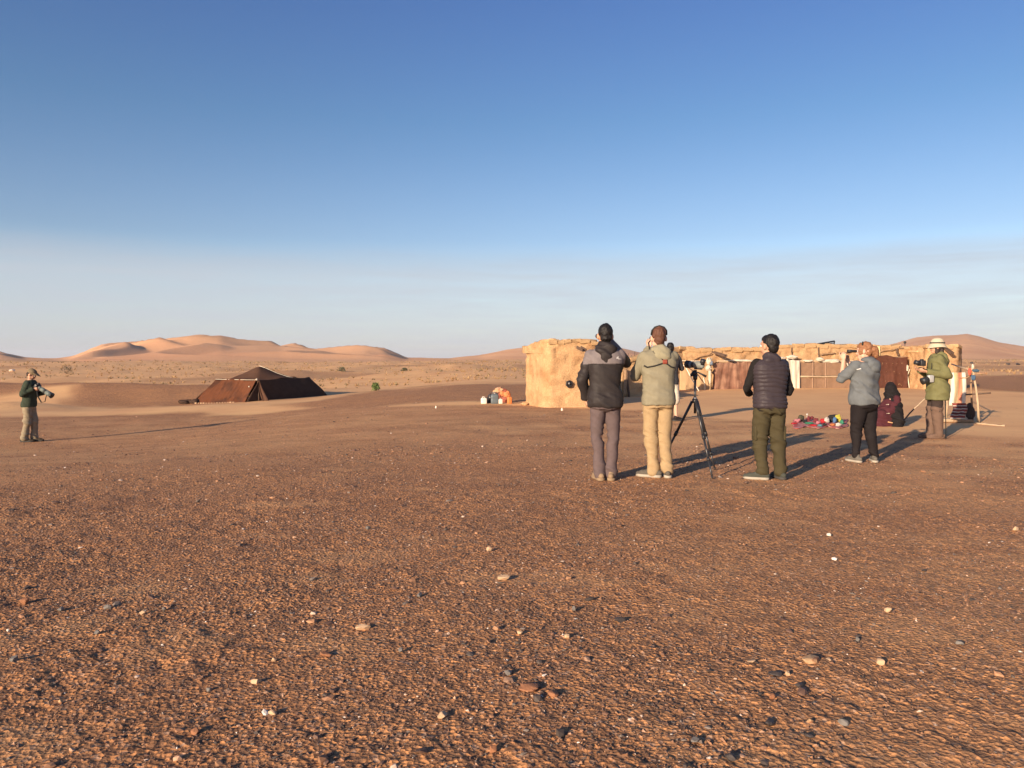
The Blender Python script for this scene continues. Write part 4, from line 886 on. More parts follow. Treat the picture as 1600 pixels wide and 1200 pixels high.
def hand(mb, wrist, direc, palm, s=1.0, curl=.5, side=1):
    """palm and five fingers; direc: along the hand, palm: the way the palm faces, side: +1 thumb toward direc x palm"""
    d = Vector(direc).normalized(); n_ = Vector(palm); n_ = (n_ - d * n_.dot(d)).normalized(); t_ = d.cross(n_) * side; w = Vector(wrist)
    mb.tube([w - d * .02, w + d * .03 * s, w + d * .085 * s], [.026 * s, .036 * s, .040 * s], seg=12, flat=.45, ref=t_, ball=False)
    mb.ell(w + d * .085 * s, (.03 * s,) * 3) if False else None
    for k, (o, l) in enumerate(((.030, .072), (.010, .080), (-.010, .074), (-.029, .060))):
        b_ = w + d * (.082 - .004 * abs(k - 1)) * s + t_ * o * s; pts = [b_ - d * .02]; dd = d.copy(); a = curl * (1 + .12 * k)
        pts.append(b_); ang = 0
        for j in range(3):
            ang += a * (.55 if j == 0 else .6); v = d * math.cos(ang) + n_ * math.sin(ang); pts.append(pts[-1] + v * l * s * (.42, .32, .26)[j])
        mb.tube(pts, [.0095 * s, .0095 * s, .009 * s, .0085 * s, .0065 * s], seg=8, ball=True)
    b_ = w + d * .025 * s + t_ * .028 * s
    mb.tube([b_, b_ + (t_ * .6 + d * .7 + n_ * .2) * .035 * s, b_ + (t_ * .75 + d * 1.15 + n_ * .55) * .052 * s, b_ + (t_ * .7 + d * 1.6 + n_ * .95) * .062 * s], [.014 * s, .012 * s, .011 * s, .008 * s], seg=8, ball=True)

class Human:
    """view frame: x right, y away from the camera, z up, origin between the feet on the ground"""
    def __init__(s, X, Y, H, label, z=None, yaw=0.0, head_yaw=None, head_pitch=0, broad=1.0, belly=0, lean=(0, 0), group='people watching the desert', hs=1.08):
        s.hs = hs; s.k = H / 1.78; s.yaw = yaw; s.hy = yaw if head_yaw is None else head_yaw; s.hp = head_pitch; s.br = broad
        s.root = empty('person', (X, Y, TZ(X, Y) if z is None else z), label, 'person', 0, group); s.Rz = Matrix.Rotation(yaw, 3, 'Z'); s.lean = Vector((lean[0], lean[1], 0))
        s.belly = belly
    def T(s, v):            # torso-local to view frame (metres at 1.78 m height)
        v = Vector(v); return (s.Rz @ v + s.lean * max(0, (v.z - .9))) * s.k
    def torso(s, mb, inf=0.0, hem=.86, top=1.50, flare=0, waist=1.0, chest=1.0, hemr=None):
        b = s.br; L = []
        prof = [(.80, .150, .112), (.88, .165, .120), (.95, .168, .122), (1.02, .158, .112), (1.10, .150, .106), (1.20, .160, .112), (1.30, .178, .120), (1.38, .188, .118), (1.44, .180, .104), (1.48, .140, .085), (1.515, .085, .068), (1.54, .062, .060)]
        zs = [hem] + [p[0] for p in prof if p[0] > hem + .015 and p[0] <= top]
        for z in zs:
            rx = float(np.interp(z, [p[0] for p in prof], [p[1] for p in prof])); ry = float(np.interp(z, [p[0] for p in prof], [p[2] for p in prof]))
            wf = waist if 1.0 < z < 1.25 else 1; e = inf + flare * max(0, (1.15 - z) / .3)
            by = s.belly * math.exp(-((z - 1.05) / .14) ** 2)
            L.append((0, (.012 if z < 1.0 else 0) * -1 + by * .5, z, rx * b * wf + e, ry * (1 + (b - 1) * 1.2) + e + by, 2.4))
        n0 = len(mb.v); mb.slices(L); mb.v[n0:] = [tuple(s.T(v)) for v in mb.v[n0:]]
    def arms_pts(s, sgn, elbow, wrist):
        sh = s.T((sgn * .172 * s.br, -.005, 1.432)); return sh, Vector(elbow) * s.k, Vector(wrist) * s.k
    def arm(s, mb, sh, el, wr, r=(.062, .050, .044, .036, .030), end=1.0):
        k = s.k; w = el.lerp(wr, end)
        mb.tube([sh, sh.lerp(el, .5), el], [r[0] * k, r[1] * k, r[2] * k], seg=14, ball=True); mb.tube([el, el.lerp(w, .5), w], [r[2] * k, (r[2] + r[3]) / 2 * k, r[3] * k], seg=14, ball=False); mb.ell(el, r[2] * k)
    def leg(s, mb, hip, knee, ank, r=(.092, .078, .062, .060, .045), end=1.0):
        k = s.k; a = knee.lerp(ank, end); mb.tube([hip, hip.lerp(knee, .5), knee], [r[0] * k, r[1] * k, r[2] * k], seg=16, ball=True); mb.tube([knee, knee.lerp(a, .35), a], [r[2] * k, r[3] * k, r[4] * k], seg=16, ball=True)
    def head(s, mb):
        nb = s.T((0, -.008, 1.50)); k = s.k
        Rh = Matrix.Rotation(s.hy, 3, 'Z') @ Matrix.Rotation(s.hp, 3, 'X'); s.Rh = Rh
        off = Matrix.Rotation(s.hy, 3, 'Z') @ Vector((0, .018 + .0 - .06 * s.hp, .165 - .02 * abs(s.hp))); s.hc = nb + off * k
        def E(c, r): 
            n0 = len(mb.v); mb.ell(c, r, seg=18, rings=12); mb.v[n0:] = [tuple(s.hc + (Rh @ Vector(v)) * k * s.hs) for v in mb.v[n0:]]
        E((0, -.008, .012), (.074, .094, .098)); E((0, .022, -.045), (.060, .066, .074)); E((0, .050, -.092), (.038, .036, .030)); E((0, .088, -.028), (.011, .017, .030)); E((0, .098, -.046), (.015, .014, .012)); E((0, .076, .020), (.050, .018, .014))
        for q in (-1, 1): E((q * .080, -.004, -.018), (.013, .020, .033)); E((q * .036, .068, -.045), (.02, .014, .016)); E((q * .05, .01, -.075), (.018, .03, .03))
        mb.tube([nb - Vector((0, 0, .05)), nb.lerp(s.hc, .35), s.hc + Rh @ Vector((0, -.025, -.05)) * k], [.066 * k, .056 * k, .055 * k], seg=14)
    def H_(s, v): return s.hc + (s.Rh @ Vector(v)) * s.k * s.hs
    def face(s):
        for q in (-1, 1):
            MB().ell(s.H_((q * .031, .077, -.008)), .0115 * s.k).build('eye', EYEW, s.root); MB().ell(s.H_((q * .031, .087, -.008)), .0055 * s.k).build('iris', EYED, s.root)
        b = MB(); b.ell((0, .092, -.072), (.021, .008, .007)); b.v = [tuple(s.H_(v)) for v in b.v]; b.build('mouth', LIP, s.root)
    def hair(s, m, style='short', noise=.005, vox=.008, seed=0):
        b = MB()
        def E(c, r, rot=None): n0 = len(b.v); b.ell(c, r, rot, seg=18, rings=12); b.v[n0:] = [tuple(s.H_(v)) for v in b.v[n0:]]
        E((0, -.022, .030), (.078, .093, .094)); E((0, -.052, -.022), (.064, .056, .062))
        if style == 'short': E((0, .02, .06), (.062, .06, .05)); E((0, -.062, -.062), (.046, .026, .026))
        if style == 'bun': E((.02, -.128, -.005), (.058, .055, .070)); E((.03, -.15, -.05), (.045, .04, .05)); E((0, .02, .05), (.074, .07, .058)); E((-.06, .03, -.01), (.022, .04, .05)); E((.06, .03, -.01), (.022, .04, .05))
        if style == 'long': E((0, -.06, -.08), (.066, .05, .09)); E((0, -.065, -.14), (.05, .04, .07)); E((-.06, .0, -.07), (.025, .04, .07)); E((.06, .0, -.07), (.025, .04, .07))
        return b.skin('hair', m, s.root, vox=vox, smooth=3, wr=lambda P, N_: noise * (1.6 * n3(P * 38, seed) + 1.2 * n3(P * np.array([130, 130, 60]), seed + 1)))
    def shoe(s, ank, yaw, m_up, m_sole, L=.285, high=0.0, name='shoe'):
        k = s.k; f = Matrix.Rotation(yaw, 3, 'Z'); a = Vector((ank.x, ank.y, 0)); r = None
        def U(v): v = Vector(v); v = Vector((v.x, v.y, v.z)); return a + (f @ v) * k
        b = MB(); n0 = 0
        b.tube([(0, -.075, .055), (0, -.02, .062), (0, .06, .056), (0, .13, .042), (0, .185, .034)], [.034, .043, .046, .047, .034], seg=14, flat=.85, ref=(1, 0, 0), ball=True)
        b.tube([(0, -.030, .05), (0, -.016, .100 + high)], [.044, .040 + high * .03], seg=14, ball=True)
        b.v = [tuple(U(v)) for v in b.v]
        o = b.skin(name, m_up, s.root, vox=.009, smooth=4, wr=lambda P, N_: .0015 * n3(P * 60, 3))
        sb = MB(); out_ = [(-.036, -.085), (-.046, -.04), (-.043, .03), (-.05, .10), (-.045, .16), (-.022, .205), (.022, .205), (.045, .16), (.05, .10), (.043, .03), (.046, -.04), (.036, -.085), (0, -.10)]
        vs = [U((x, y, .002)) for x, y in out_] + [U((x * 1.05, y * 1.03, .018)) for x, y in out_] + [U((x * 1.0, y * 1.0, .034)) for x, y in out_]; n = len(out_)
        fs = [tuple(range(n))[::-1], tuple(2 * n + i for i in range(n))]
        for i in range(n):
            j = (i + 1) % n; fs += [(i, j, n + j, n + i), (n + i, n + j, 2 * n + j, 2 * n + i)]
        sb.add(vs, fs).build('sole', m_sole, o)
        for kx in range(3):
            y = .03 + kx * .035; MB().tube([U((-.03, y, .093 - kx * .010)), U((0, y + .004, .102 - kx * .012)), U((.03, y, .093 - kx * .010))], .004, seg=6).build('lace', m_sole if m_sole is not BLK else STRAP, o)
        return o
def surface_strip(obj, pts, width, name, m, parent, dirv=(0, 1, 0), off=.004, sub=10, start=(0, -1.0, 0), th=.004):
    """lay a band on the garment: each point is dropped onto it along dirv"""
    me = obj.data; bv = BVHTree.FromPolygons([v.co for v in me.vertices], [tuple(p.vertices) for p in me.polygons])
    P = []; dv = Vector(dirv).normalized()
    for a, b_ in zip(pts[:-1], pts[1:]):
        for i in range(sub): P.append(Vector(a).lerp(Vector(b_), i / sub))
    P.append(Vector(pts[-1])); V = []; up = []
    for i, p in enumerate(P):
        t_ = (P[min(i + 1, len(P) - 1)] - P[max(0, i - 1)]).normalized(); sd = t_.cross(dv).normalized() * width / 2
        for q in (-1, 1):
            o_ = p + sd * q; h = bv.ray_cast(o_ - dv * 1.0, dv, 3.0)
            V.append((h[0] - dv * off if h[0] is not None and (h[0] - o_).length < .35 else o_))
    Q = [(2 * i, 2 * i + 1, 2 * i + 3, 2 * i + 2) for i in range(len(P) - 1)]
    o = npmesh(name, [v[:] for v in V], Q, m, parent); s_ = o.modifiers.new('s', 'SOLIDIFY'); s_.thickness = th; s_.offset = 0
    return o
def binoculars(name, a, direc, label, parent=None, s=1.0):
    r = empty(name, a, label, 'binoculars', group=None); d = Vector(direc).normalized(); q = d.to_track_quat('Y', 'Z').to_matrix()
    for x in (-.034, .034):
        b = MB(); b.tube([q @ Vector((x, -.03, 0)) * s, q @ Vector((x, .03, 0)) * s, q @ Vector((x * 1.15, .045, 0)) * s, q @ Vector((x * 1.2, .11, 0)) * s], [.019 * s, .021 * s, .026 * s, .028 * s], seg=14); b.build('barrel', BLK, r)
        MB().tube([q @ Vector((x, -.03, 0)) * s, q @ Vector((x, -.045, 0)) * s], [.018 * s, .02 * s], seg=12).build('eyecup', BLK, r)
    MB().box(q @ Vector((0, .02, .004)) * s, (.05 * s, .05 * s, .022 * s), q).build('bridge', BLK, r, bevel=.003)
    return r
SOLEW = mat('pale rubber sole', (.36, .32, .26), rough=.7); SOLED = mat('dark rubber sole', (.06, .055, .05), rough=.8)

# ---- person 1: black jacket with grey yoke
q = ground(945, 751); P1 = Human(q.x, q.y, 1.80, 'man in black hooded jacket with grey shoulder yoke and slim grey-brown trousers', head_yaw=R(8), group='people watching the desert')
J_BLK = cloth('black nylon', (.030, .025, .025), .55, .15, .002); J_GRY = cloth('grey nylon', (.17, .145, .145), .6, .1, .002)
T_P1 = cloth('grey brown cotton', (.115, .085, .085)); SUEDE = cloth('beige suede', (.27, .19, .12))
def limbs(h, arms, legs):
    h.A = [h.arms_pts(sg, e, w) for sg, e, w in arms]; h.Lg = [(h.T((sg * .088 * h.br, -.0, .90)), Vector(kn) * h.k, Vector(an) * h.k) for sg, kn, an in legs]
limbs(P1, [(-1, (-.265, -.01, 1.17), (-.215, .10, .93)), (1, (.262, .12, 1.36), (.06, .20, 1.60))], [(-1, (-.082, .02, .49), (-.062, -.01, .09)), (1, (.092, .02, .49), (.075, -.02, .09))])
def body(h, mskin, hands, vox=.0095, leg_end=1.0):
    b = MB(); h.torso(b, inf=-.012, hem=.84, top=1.54)
    for i, (sh, el, wr) in enumerate(h.A):
        h.arm(b, sh, el, wr, r=(.050, .042, .036, .028, .026))
        d = (wr - el).normalized(); hd = hands[i]; hand(b, wr, hd[0] if hd[0] is not None else d, hd[1], h.k, hd[2], hd[3])
    for hp, kn, an in h.Lg: h.leg(b, hp, kn, an, r=(.076, .066, .052, .050, .036))
    h.head(b); o = b.skin('body', mskin, h.root, vox=vox, smooth=2); h.face(); return o
body(P1, SKIN, [((.2, .5, -.8), (1, 0, 0), .6, 1), ((-.3, .3, .9), (-.3, 1, 0), .9, -1)])
P1.hair(mat('black hair', (.010, .008, .008), rough=.55, var=.3, vscale=60, bump=.003, bscale=200), 'short', .004)
def yoke(C):
    z = C[:, 2] / P1.k; x = C[:, 0] / P1.k
    return ((z > 1.335 - .10 * np.maximum(0, np.abs(x) - .17)) & (z < 1.62) & (x < .225) & (x > -.26)).astype(int)
b = MB(); P1.torso(b, inf=.020, hem=.845, top=1.52, flare=.012)
for sh, el, wr in P1.A: P1.arm(b, sh, el, wr, r=(.070, .064, .058, .050, .044))
b.ell(P1.T((-.17, 0, 1.43)), .068); b.ell(P1.T((.17, 0, 1.43)), .07)
jac = b.skin('jacket', [J_BLK, J_GRY], P1.root, vox=.010, smooth=4, wr=wrinkles([(P1.A[0][1], .12, 1.4), (P1.A[1][1], .12, 1.2), (P1.T((0, -.1, .95)), .2, .9)], .0085, 1), matf=yoke)
def hood(h, m, sc=1.0, dy=0, yaw=0, pt=.10):
    b = MB(); n0 = 0
    b.ell((0, -.035, 1.525), (.105 * sc, .085 * sc, .048 * sc)); b.ell((0, -.085, 1.485), (.100 * sc, .055 * sc, .065 * sc)); b.ell((0, -.105, 1.425), (.062 * sc, .042 * sc, .065 * sc)); b.ell((-.055, -.06, 1.50), (.06, .055, .045)); b.ell((.055, -.06, 1.50), (.06, .055, .045)); b.ell((0, -.01, 1.555), (.083 * sc, .078 * sc, .038 * sc)); b.ell((0, -.112, 1.38), (.03 * sc, .03 * sc, .05 * sc))
    b.v = [tuple(h.T(Matrix.Rotation(yaw, 3, 'Z') @ Vector(v))) for v in b.v]
    return b.skin('hood', m, h.root, vox=.010, smooth=3, wr=wrinkles([(h.T((0, -.1, 1.48)), .12, 1.5)], .009, 5))
hood(P1, J_BLK, 1.08)
def trousers(h, m, inf=.016, rad=(.100, .088, .070, .066, .052), hem=.78, wr=None, end=.97, name='trousers', seed=0, amp=.006, vox=.010, top=1.0, joints=None):
    b = MB(); h.torso(b, inf=inf, hem=.83, top=top); b.ell(h.T((0, -.02, .86)), (.135 * h.br * h.k, .10 * h.k, .07 * h.k))
    for hp, kn, an in h.Lg: h.leg(b, hp, kn, an, r=rad, end=end)
    jj = [(kn, .12, 1.3) for _, kn, _ in h.Lg] + [(an, .12, 1.2) for _, _, an in h.Lg] + [(h.T((0, -.1, .82)), .13, 1.2)]
    return b.skin(name, m, h.root, vox=vox, smooth=4, wr=wrinkles(jj, amp, seed))
trousers(P1, T_P1, rad=(.094, .083, .066, .062, .060), seed=3, end=1.06)
for (hp, kn, an), yw in zip(P1.Lg, (R(12), R(-12))): P1.shoe(an, yw, SUEDE, SUEDE, name='shoe')
# small half-dome mark on the right shoulder: three quarter arcs
mk = []
for k, r_ in enumerate((.010, .017, .024)):
    c = Vector((.150, -.3, 1.395)) * P1.k; mk.append([c + Vector((-.012 + math.cos(a) * r_ * -1, 0, math.sin(a) * r_)) for a in [R(90) * j / 5 for j in range(6)]])
for pts in mk: surface_strip(jac, pts, .0045, 'shoulder_mark', mat('white print', (.75, .73, .70)) if 'white print' not in bpy.data.materials else bpy.data.materials['white print'], P1.root, sub=2, off=.003, th=.002)
surface_strip(jac, [Vector((.132, -.3, 1.393)) * P1.k, Vector((.180, -.3, 1.388)) * P1.k], .005, 'shoulder_mark', bpy.data.materials['white print'], P1.root, sub=3, off=.003, th=.002)
surface_strip(jac, [Vector((-.20, -.3, 1.333)) * P1.k, Vector((.215, -.3, 1.337)) * P1.k], .006, 'yoke_seam', J_BLK, P1.root, sub=24, off=.002, th=.003)
b1 = binoculars('binoculars', P1.H_((0, .125, -.005)), (0, 1, 0), 'black binoculars held by the man in the black and grey jacket')

# ---- person 2: olive fleece with harness
q = ground(1028, 748); P2 = Human(q.x, q.y, 1.77, 'man in olive-grey fleece with black harness straps and khaki trousers, arms raised', head_yaw=R(0))
FL = cloth('olive grey fleece', (.225, .205, .145), .95); KH = cloth('khaki cotton', (.35, .25, .14)); GRS = cloth('dark grey suede', (.10, .088, .072))
limbs(P2, [(-1, (-.265, .12, 1.20), (-.075, .20, 1.55)), (1, (.13, .25, 1.22), (.07, .21, 1.54))], [(-1, (-.085, .02, .49), (-.055, .0, .09)), (1, (.075, .02, .49), (.115, .0, .09))])
body(P2, SKIN_F, [((.1, .2, 1), (.6, .6, 0), 1.0, 1), ((-.1, .2, 1), (-.6, .6, 0), 1.0, -1)])
P2.hair(mat('auburn hair', (.105, .045, .027), rough=.6, var=.3, vscale=60, bump=.003, bscale=200), 'short', .004, seed=5)
b = MB(); P2.torso(b, inf=.026, hem=.865, top=1.52)
for sh, el, wr in P2.A: P2.arm(b, sh, el, wr, r=(.068, .060, .054, .046, .040))
fle = b.skin('fleece', FL, P2.root, vox=.010, smooth=4, wr=wrinkles([(P2.A[0][1], .12, 1.0), (P2.T((0, -.1, 1.05)), .2, .9), (P2.T((-.13, -.05, 1.35)), .1, 1.4)], .0075, 11))
b = MB(); b.ell(P2.T((.03, -.075, 1.49)), (.098, .055, .055)); b.ell(P2.T((.03, -.105, 1.44)), (.088, .035, .058)); b.ell(P2.T((0, -.01, 1.545)), (.082, .078, .035)); b.ell(P2.T((0, -.03, 1.52)), (.10, .08, .035))
b.skin('hood', cloth('pale olive fleece', (.27, .245, .165), .95), P2.root, vox=.010, smooth=3, wr=wrinkles([(P2.T((0, -.1, 1.48)), .12, 1.2)], .007, 15))
k = P2.k; HC = lambda x, z: Vector((x, -.4, z)) * k
surface_strip(fle, [HC(.045, 1.365), HC(-.08, 1.325), HC(-.155, 1.31), HC(-.19, 1.33)], .016, 'harness_strap', STRAP, P2.root)
surface_strip(fle, [HC(.045, 1.365), HC(.12, 1.315), HC(.165, 1.305)], .016, 'harness_strap', STRAP, P2.root)
surface_strip(fle, [HC(.02, 1.40), HC(-.05, 1.46), HC(-.085, 1.50)], .014, 'harness_strap', STRAP, P2.root)
surface_strip(fle, [HC(.06, 1.40), HC(.10, 1.45), HC(.12, 1.49)], .014, 'harness_strap', STRAP, P2.root)
o = surface_strip(fle, [HC(.018, 1.375), HC(.072, 1.375)], .05, 'harness_patch', mat('brown red leather', (.28, .065, .04), rough=.6), P2.root, off=.010, th=.008)
trousers(P2, KH, rad=(.098, .086, .070, .067, .060), seed=8, amp=.009, inf=.006, end=1.02, top=.92)
P2.shoe(P2.Lg[0][2], R(62), GRS, SOLEW); P2.shoe(P2.Lg[1][2], R(-8), GRS, SOLEW)
# dark cap band over the crown
b = MB(); b.tube([P2.H_(v) for v in [(-.083, -.015, .03), (-.078, -.03, .072), (-.05, -.04, .106), (0, -.045, .121), (.05, -.04, .106), (.078, -.03, .072), (.083, -.015, .03)]], .011, seg=8, ball=True); b.build('headband', STRAP, P2.root)
b2 = binoculars('camera', P2.H_((0, .12, -.01)), (0, 1, .0), 'black binoculars raised to the face of the man in the olive-grey fleece'); b2.name = 'binoculars'
st = MB().tube([P2.H_((-.06, .10, -.02)), P2.H_((-.10, .06, -.06)), P2.H_((-.095, .02, -.13)), P2.T((-.10, -.04, 1.47))], .009, seg=6).build('neck_strap', STRAP, P2.root)

# ---- person 3: dark shirt and white shorts, behind
q = ground(1046.5, 658); P3 = Human(q.x, q.y, 1.76, 'man in charcoal T-shirt and cream shorts standing behind the man in olive fleece')
TS = cloth('charcoal jersey', (.045, .045, .052)); SHO = cloth('cream canvas', (.58, .52, .42))
limbs(P3, [(-1, (-.26, .10, 1.18), (-.08, .26, 1.30)), (1, (.285, .10, 1.20), (.09, .26, 1.35))], [(-1, (-.10, .0, .49), (-.12, .0, .09)), (1, (.12, .0, .49), (.145, .0, .09))])
body(P3, SKIN_F, [(None, (0, 0, 1), .8, -1), (None, (0, 0, 1), .8, 1)], vox=.011)
P3.hair(bpy.data.materials['black hair'], 'short', .004)
b = MB(); P3.torso(b, inf=.022, hem=.84, top=1.51)
for sh, el, wr in P3.A: P3.arm(b, sh, el, wr, r=(.072, .070, .060, .055, .05), end=.05)
tsh = b.skin('shirt', TS, P3.root, vox=.012, smooth=4, wr=wrinkles([], .008, 21))
surface_strip(tsh, [Vector((.07, -.4, 1.38)), Vector((.14, -.4, 1.375))], .02, 'shirt_mark', bpy.data.materials['white print'], P3.root, off=.003, th=.002)
trousers(P3, SHO, rad=(.108, .105, .10, .095, .09), end=.10, name='shorts', seed=23, vox=.012, inf=.018)
for (hp, kn, an), yw in zip(P3.Lg, (R(15), R(-60))): P3.shoe(an, yw, cloth('dark sandal', (.03, .025, .025)), SOLED)

# ---- person 4: quilted vest
q = ground(1201, 750); P4 = Human(q.x, q.y, 1.675, 'man in dark quilted vest over black sleeves with olive cargo trousers', yaw=R(6), head_yaw=R(34), hs=1.17)
VST = cloth('dark plum quilted nylon', (.043, .034, .040), .5, .12, .001); BKS = cloth('black jersey', (.016, .014, .014)); OLV = cloth('olive cotton', (.060, .050, .027)); 
limbs(P4, [(-1, (-.275, .06, 1.12), (-.17, .27, 1.06)), (1, (.245, .06, 1.10), (.13, .28, 1.08))], [(-1, (-.115, .03, .49), (-.085, -.02, .09)), (1, (.115, .03, .49), (.155, .02, .09))])
body(P4, SKIN, [(None, (0, 0, 1), .8, -1), (None, (0, 0, 1), .8, 1)])
P4.hair(bpy.data.materials['black hair'], 'short', .003, seed=3)
b = MB(); P4.torso(b, inf=.018, hem=.85, top=1.50)
for sh, el, wr in P4.A: P4.arm(b, sh, el, wr, r=(.066, .060, .055, .046, .040))
b.skin('sweater', BKS, P4.root, vox=.011, smooth=4, wr=wrinkles([(P4.A[0][1], .1, 1.5), (P4.A[1][1], .1, 1.5)], .008, 31))
def quilt(P):
    z = P[:, 2] / P4.k + .03 * n3(P * 6, 3) + .012 * n3(P * 19, 4) + .025 * np.abs(P[:, 0]); u = (z / .052) % 1
    return .012 * np.sqrt(np.clip(1 - (2 * u - 1) ** 2, 0, 1)) * ss(1.5, 1.42, z)
b = MB(); P4.torso(b, inf=.034, hem=.895, top=1.50, flare=-.005); b.ell(P4.T((-.165, 0, 1.44)), (.055, .06, .05)); b.ell(P4.T((.165, 0, 1.44)), (.055, .06, .05))
b.skin('vest', VST, P4.root, vox=.009, smooth=3, wr=lambda P, N_: wrinkles([], .006, 33)(P, N_) + quilt(P))
hood(P4, VST, 1.0)
trousers(P4, OLV, rad=(.108, .098, .082, .078, .060), seed=35, amp=.010)
for sg, i in ((-1, 0), (1, 1)):
    kn = P4.Lg[i][1]; hp = P4.Lg[i][0]; c = kn.lerp(hp, .22) + Vector((sg * .065, -.01, 0)); MB().box(c, (.035, .13, .17)).build('cargo_pocket', OLV, P4.root, bevel=.012)
GRT = cloth('grey green sneaker', (.06, .064, .054))
P4.shoe(P4.Lg[0][2] + Vector((-.02, -.01, 0)), R(68), GRT, SOLEW); P4.shoe(P4.Lg[1][2], R(12), GRT, SOLED)

# ---- person 5: woman with binoculars
q = ground(1349, 722); P5 = Human(q.x, q.y, 1.635, 'woman in grey-blue hooded top and black trousers looking left through binoculars', yaw=R(30), head_yaw=R(62), broad=1.20, belly=.03)
HG = cloth('grey blue fleece', (.128, .140, .148), .95); LG = cloth('black leggings', (.016, .013, .014), .8); TRS = cloth('grey trail mesh', (.13, .118, .10))
limbs(P5, [(-1, (-.33, .03, 1.25), (-.265, .12, 1.53)), (1, (.10, .34, 1.22), (-.12, .30, 1.50))], [(-1, (-.105, .02, .48), (-.115, -.02, .09)), (1, (.095, .01, .48), (.165, .0, .09))])
P5.A[0] = (P5.A[0][0], P5.A[0][1], P5.A[0][2])
body(P5, SKIN_F, [((.02, .05, 1), (.5, .6, 0), 1.1, 1), ((-.3, .0, 1), (-.3, -.5, 0), 1.1, -1)])
HR5 = mat('reddish blond hair', (.25, .115, .055), rough=.6, var=.35, vscale=50, bump=.004, bscale=150)
P5.hair(HR5, 'bun', .0055, seed=7)
b = MB(); P5.torso(b, inf=.018, hem=.865, top=1.50, flare=.01)
for i, (sh, el, wr) in enumerate(P5.A): P5.arm(b, sh, el, wr, r=(.078, .072, .064, .058, .055), end=.12 if i == 0 else .9)
hoo = b.skin('hooded_top', HG, P5.root, vox=.010, smooth=4, wr=wrinkles([(P5.A[0][1], .12, 1.0), (P5.T((0, -.12, 1.1)), .22, 1.4)], .0095, 41))
b = MB(); b.ell((.02, -.135, 1.46), (.125, .06, .06)); b.ell((.03, -.165, 1.40), (.10, .04, .065)); b.ell((0, -.05, 1.52), (.11, .10, .045)); b.v = [tuple(P5.T(v)) for v in b.v]
b.skin('hood', HG, P5.root, vox=.010, smooth=3, wr=wrinkles([(P5.T((0, -.1, 1.48)), .12, 1.2)], .007, 45))
surface_strip(hoo, [Vector((-.20, -.5, 1.382)) * P5.k, Vector((-.14, -.5, 1.40)) * P5.k], .012, 'chest_mark', bpy.data.materials['white print'], P5.root, off=.003, th=.002)
b = MB(); P5.torso(b, inf=.012, hem=.82, top=.95); b.ell(P5.T((0, -.02, .85)), (.17, .135, .10))
for hp, kn, an in P5.Lg: P5.leg(b, hp, kn, an, r=(.118, .108, .078, .072, .050), end=.95)
b.skin('trousers', LG, P5.root, vox=.010, smooth=4, wr=wrinkles([(kn, .1, 1.3) for _, kn, _ in P5.Lg] + [(an, .1, 1.5) for _, _, an in P5.Lg], .006, 47))
P5.shoe(P5.Lg[0][2], R(20), TRS, SOLEW); P5.shoe(P5.Lg[1][2], R(-15), TRS, SOLEW)
b = MB(); b.tube([P5.H_(v) for v in [(-.070, .02, .078), (-.05, .02, .10), (0, .02, .115), (.05, .02, .10), (.070, .02, .078)]], .010, seg=8, ball=True).build('headband', STRAP, P5.root)
fd5 = Matrix.Rotation(P5.hy, 3, 'Z') @ Vector((0, 1, 0)); b5 = binoculars('binoculars', P5.H_((0, .13, -.008)), fd5, 'black binoculars raised by the woman in the grey-blue top', s=.78)
MB().tube([P5.A[0][2] + Vector((.05, -.0, -.05)), P5.A[0][2] + Vector((.06, -.02, -.11)), P5.T((-.10, .06, 1.47))], .012, seg=6).build('binocular_strap', CREAM, P5.root)
def reroot(o, h):      # helper for props built in a person's frame
    o.location = Vector(o.location) + h.root.location
for o, h in ((b1, P1), (b2, P2), (b5, P5)): reroot(o, h)

# ---- person 6: green jacket and pale hat, side on
q = ground(1462, 685); P6 = Human(q.x, q.y, 1.74, 'bird watcher in olive-green jacket and cream brimmed hat facing left', yaw=R(72), head_yaw=R(70), broad=1.0)
GJ = cloth('olive green anorak', (.145, .140, .062), .7); BRT = cloth('brown gaiter cloth', (.145, .092, .068)); DKT = cloth('dark brown trousers', (.045, .032, .028)); HAT = cloth('cream hat cotton', (.50, .43, .31))
limbs(P6, [(-1, (.055, -.22, 1.14), (-.25, -.13, 1.21)), (1, (-.04, .22, 1.14), (-.26, .10, 1.24))], [(-1, (-.03, -.075, .49), (.02, -.07, .09)), (1, (-.04, .075, .49), (-.06, .06, .09))])
body(P6, SKIN, [((-1, .1, .2), (0, .6, .8), .9, 1), ((-1, -.1, .2), (0, -.6, .8), .9, -1)])
P6.hair(mat('dark brown hair', (.035, .022, .018), rough=.6, var=.3, vscale=50, bump=.004, bscale=150), 'long', .006, seed=9)
b = MB(); P6.torso(b, inf=.034, hem=.70, top=1.52, flare=.028)
for sh, el, wr in P6.A: P6.arm(b, sh, el, wr, r=(.074, .070, .066, .060, .052))
b.skin('anorak', GJ, P6.root, vox=.011, smooth=4, wr=wrinkles([(P6.A[0][1], .14, 1.2), (P6.T((0, -.1, .95)), .25, .8)], .012, 51))
b = MB(); b.ell((0, -.10, 1.46), (.11, .065, .07)); b.ell((0, -.12, 1.39), (.09, .05, .08)); b.ell((0, -.02, 1.53), (.095, .09, .04)); b.v = [tuple(P6.T(v)) for v in b.v]
b.skin('hood', GJ, P6.root, vox=.011, smooth=3, wr=wrinkles([(P6.T((0, -.1, 1.45)), .15, 1.5)], .012, 53))
b = MB()
for hp, kn, an in P6.Lg: P6.leg(b, hp, kn, an, r=(.105, .098, .085, .070, .06), end=.02)
P6.torso(b, inf=.01, hem=.82, top=1.0)
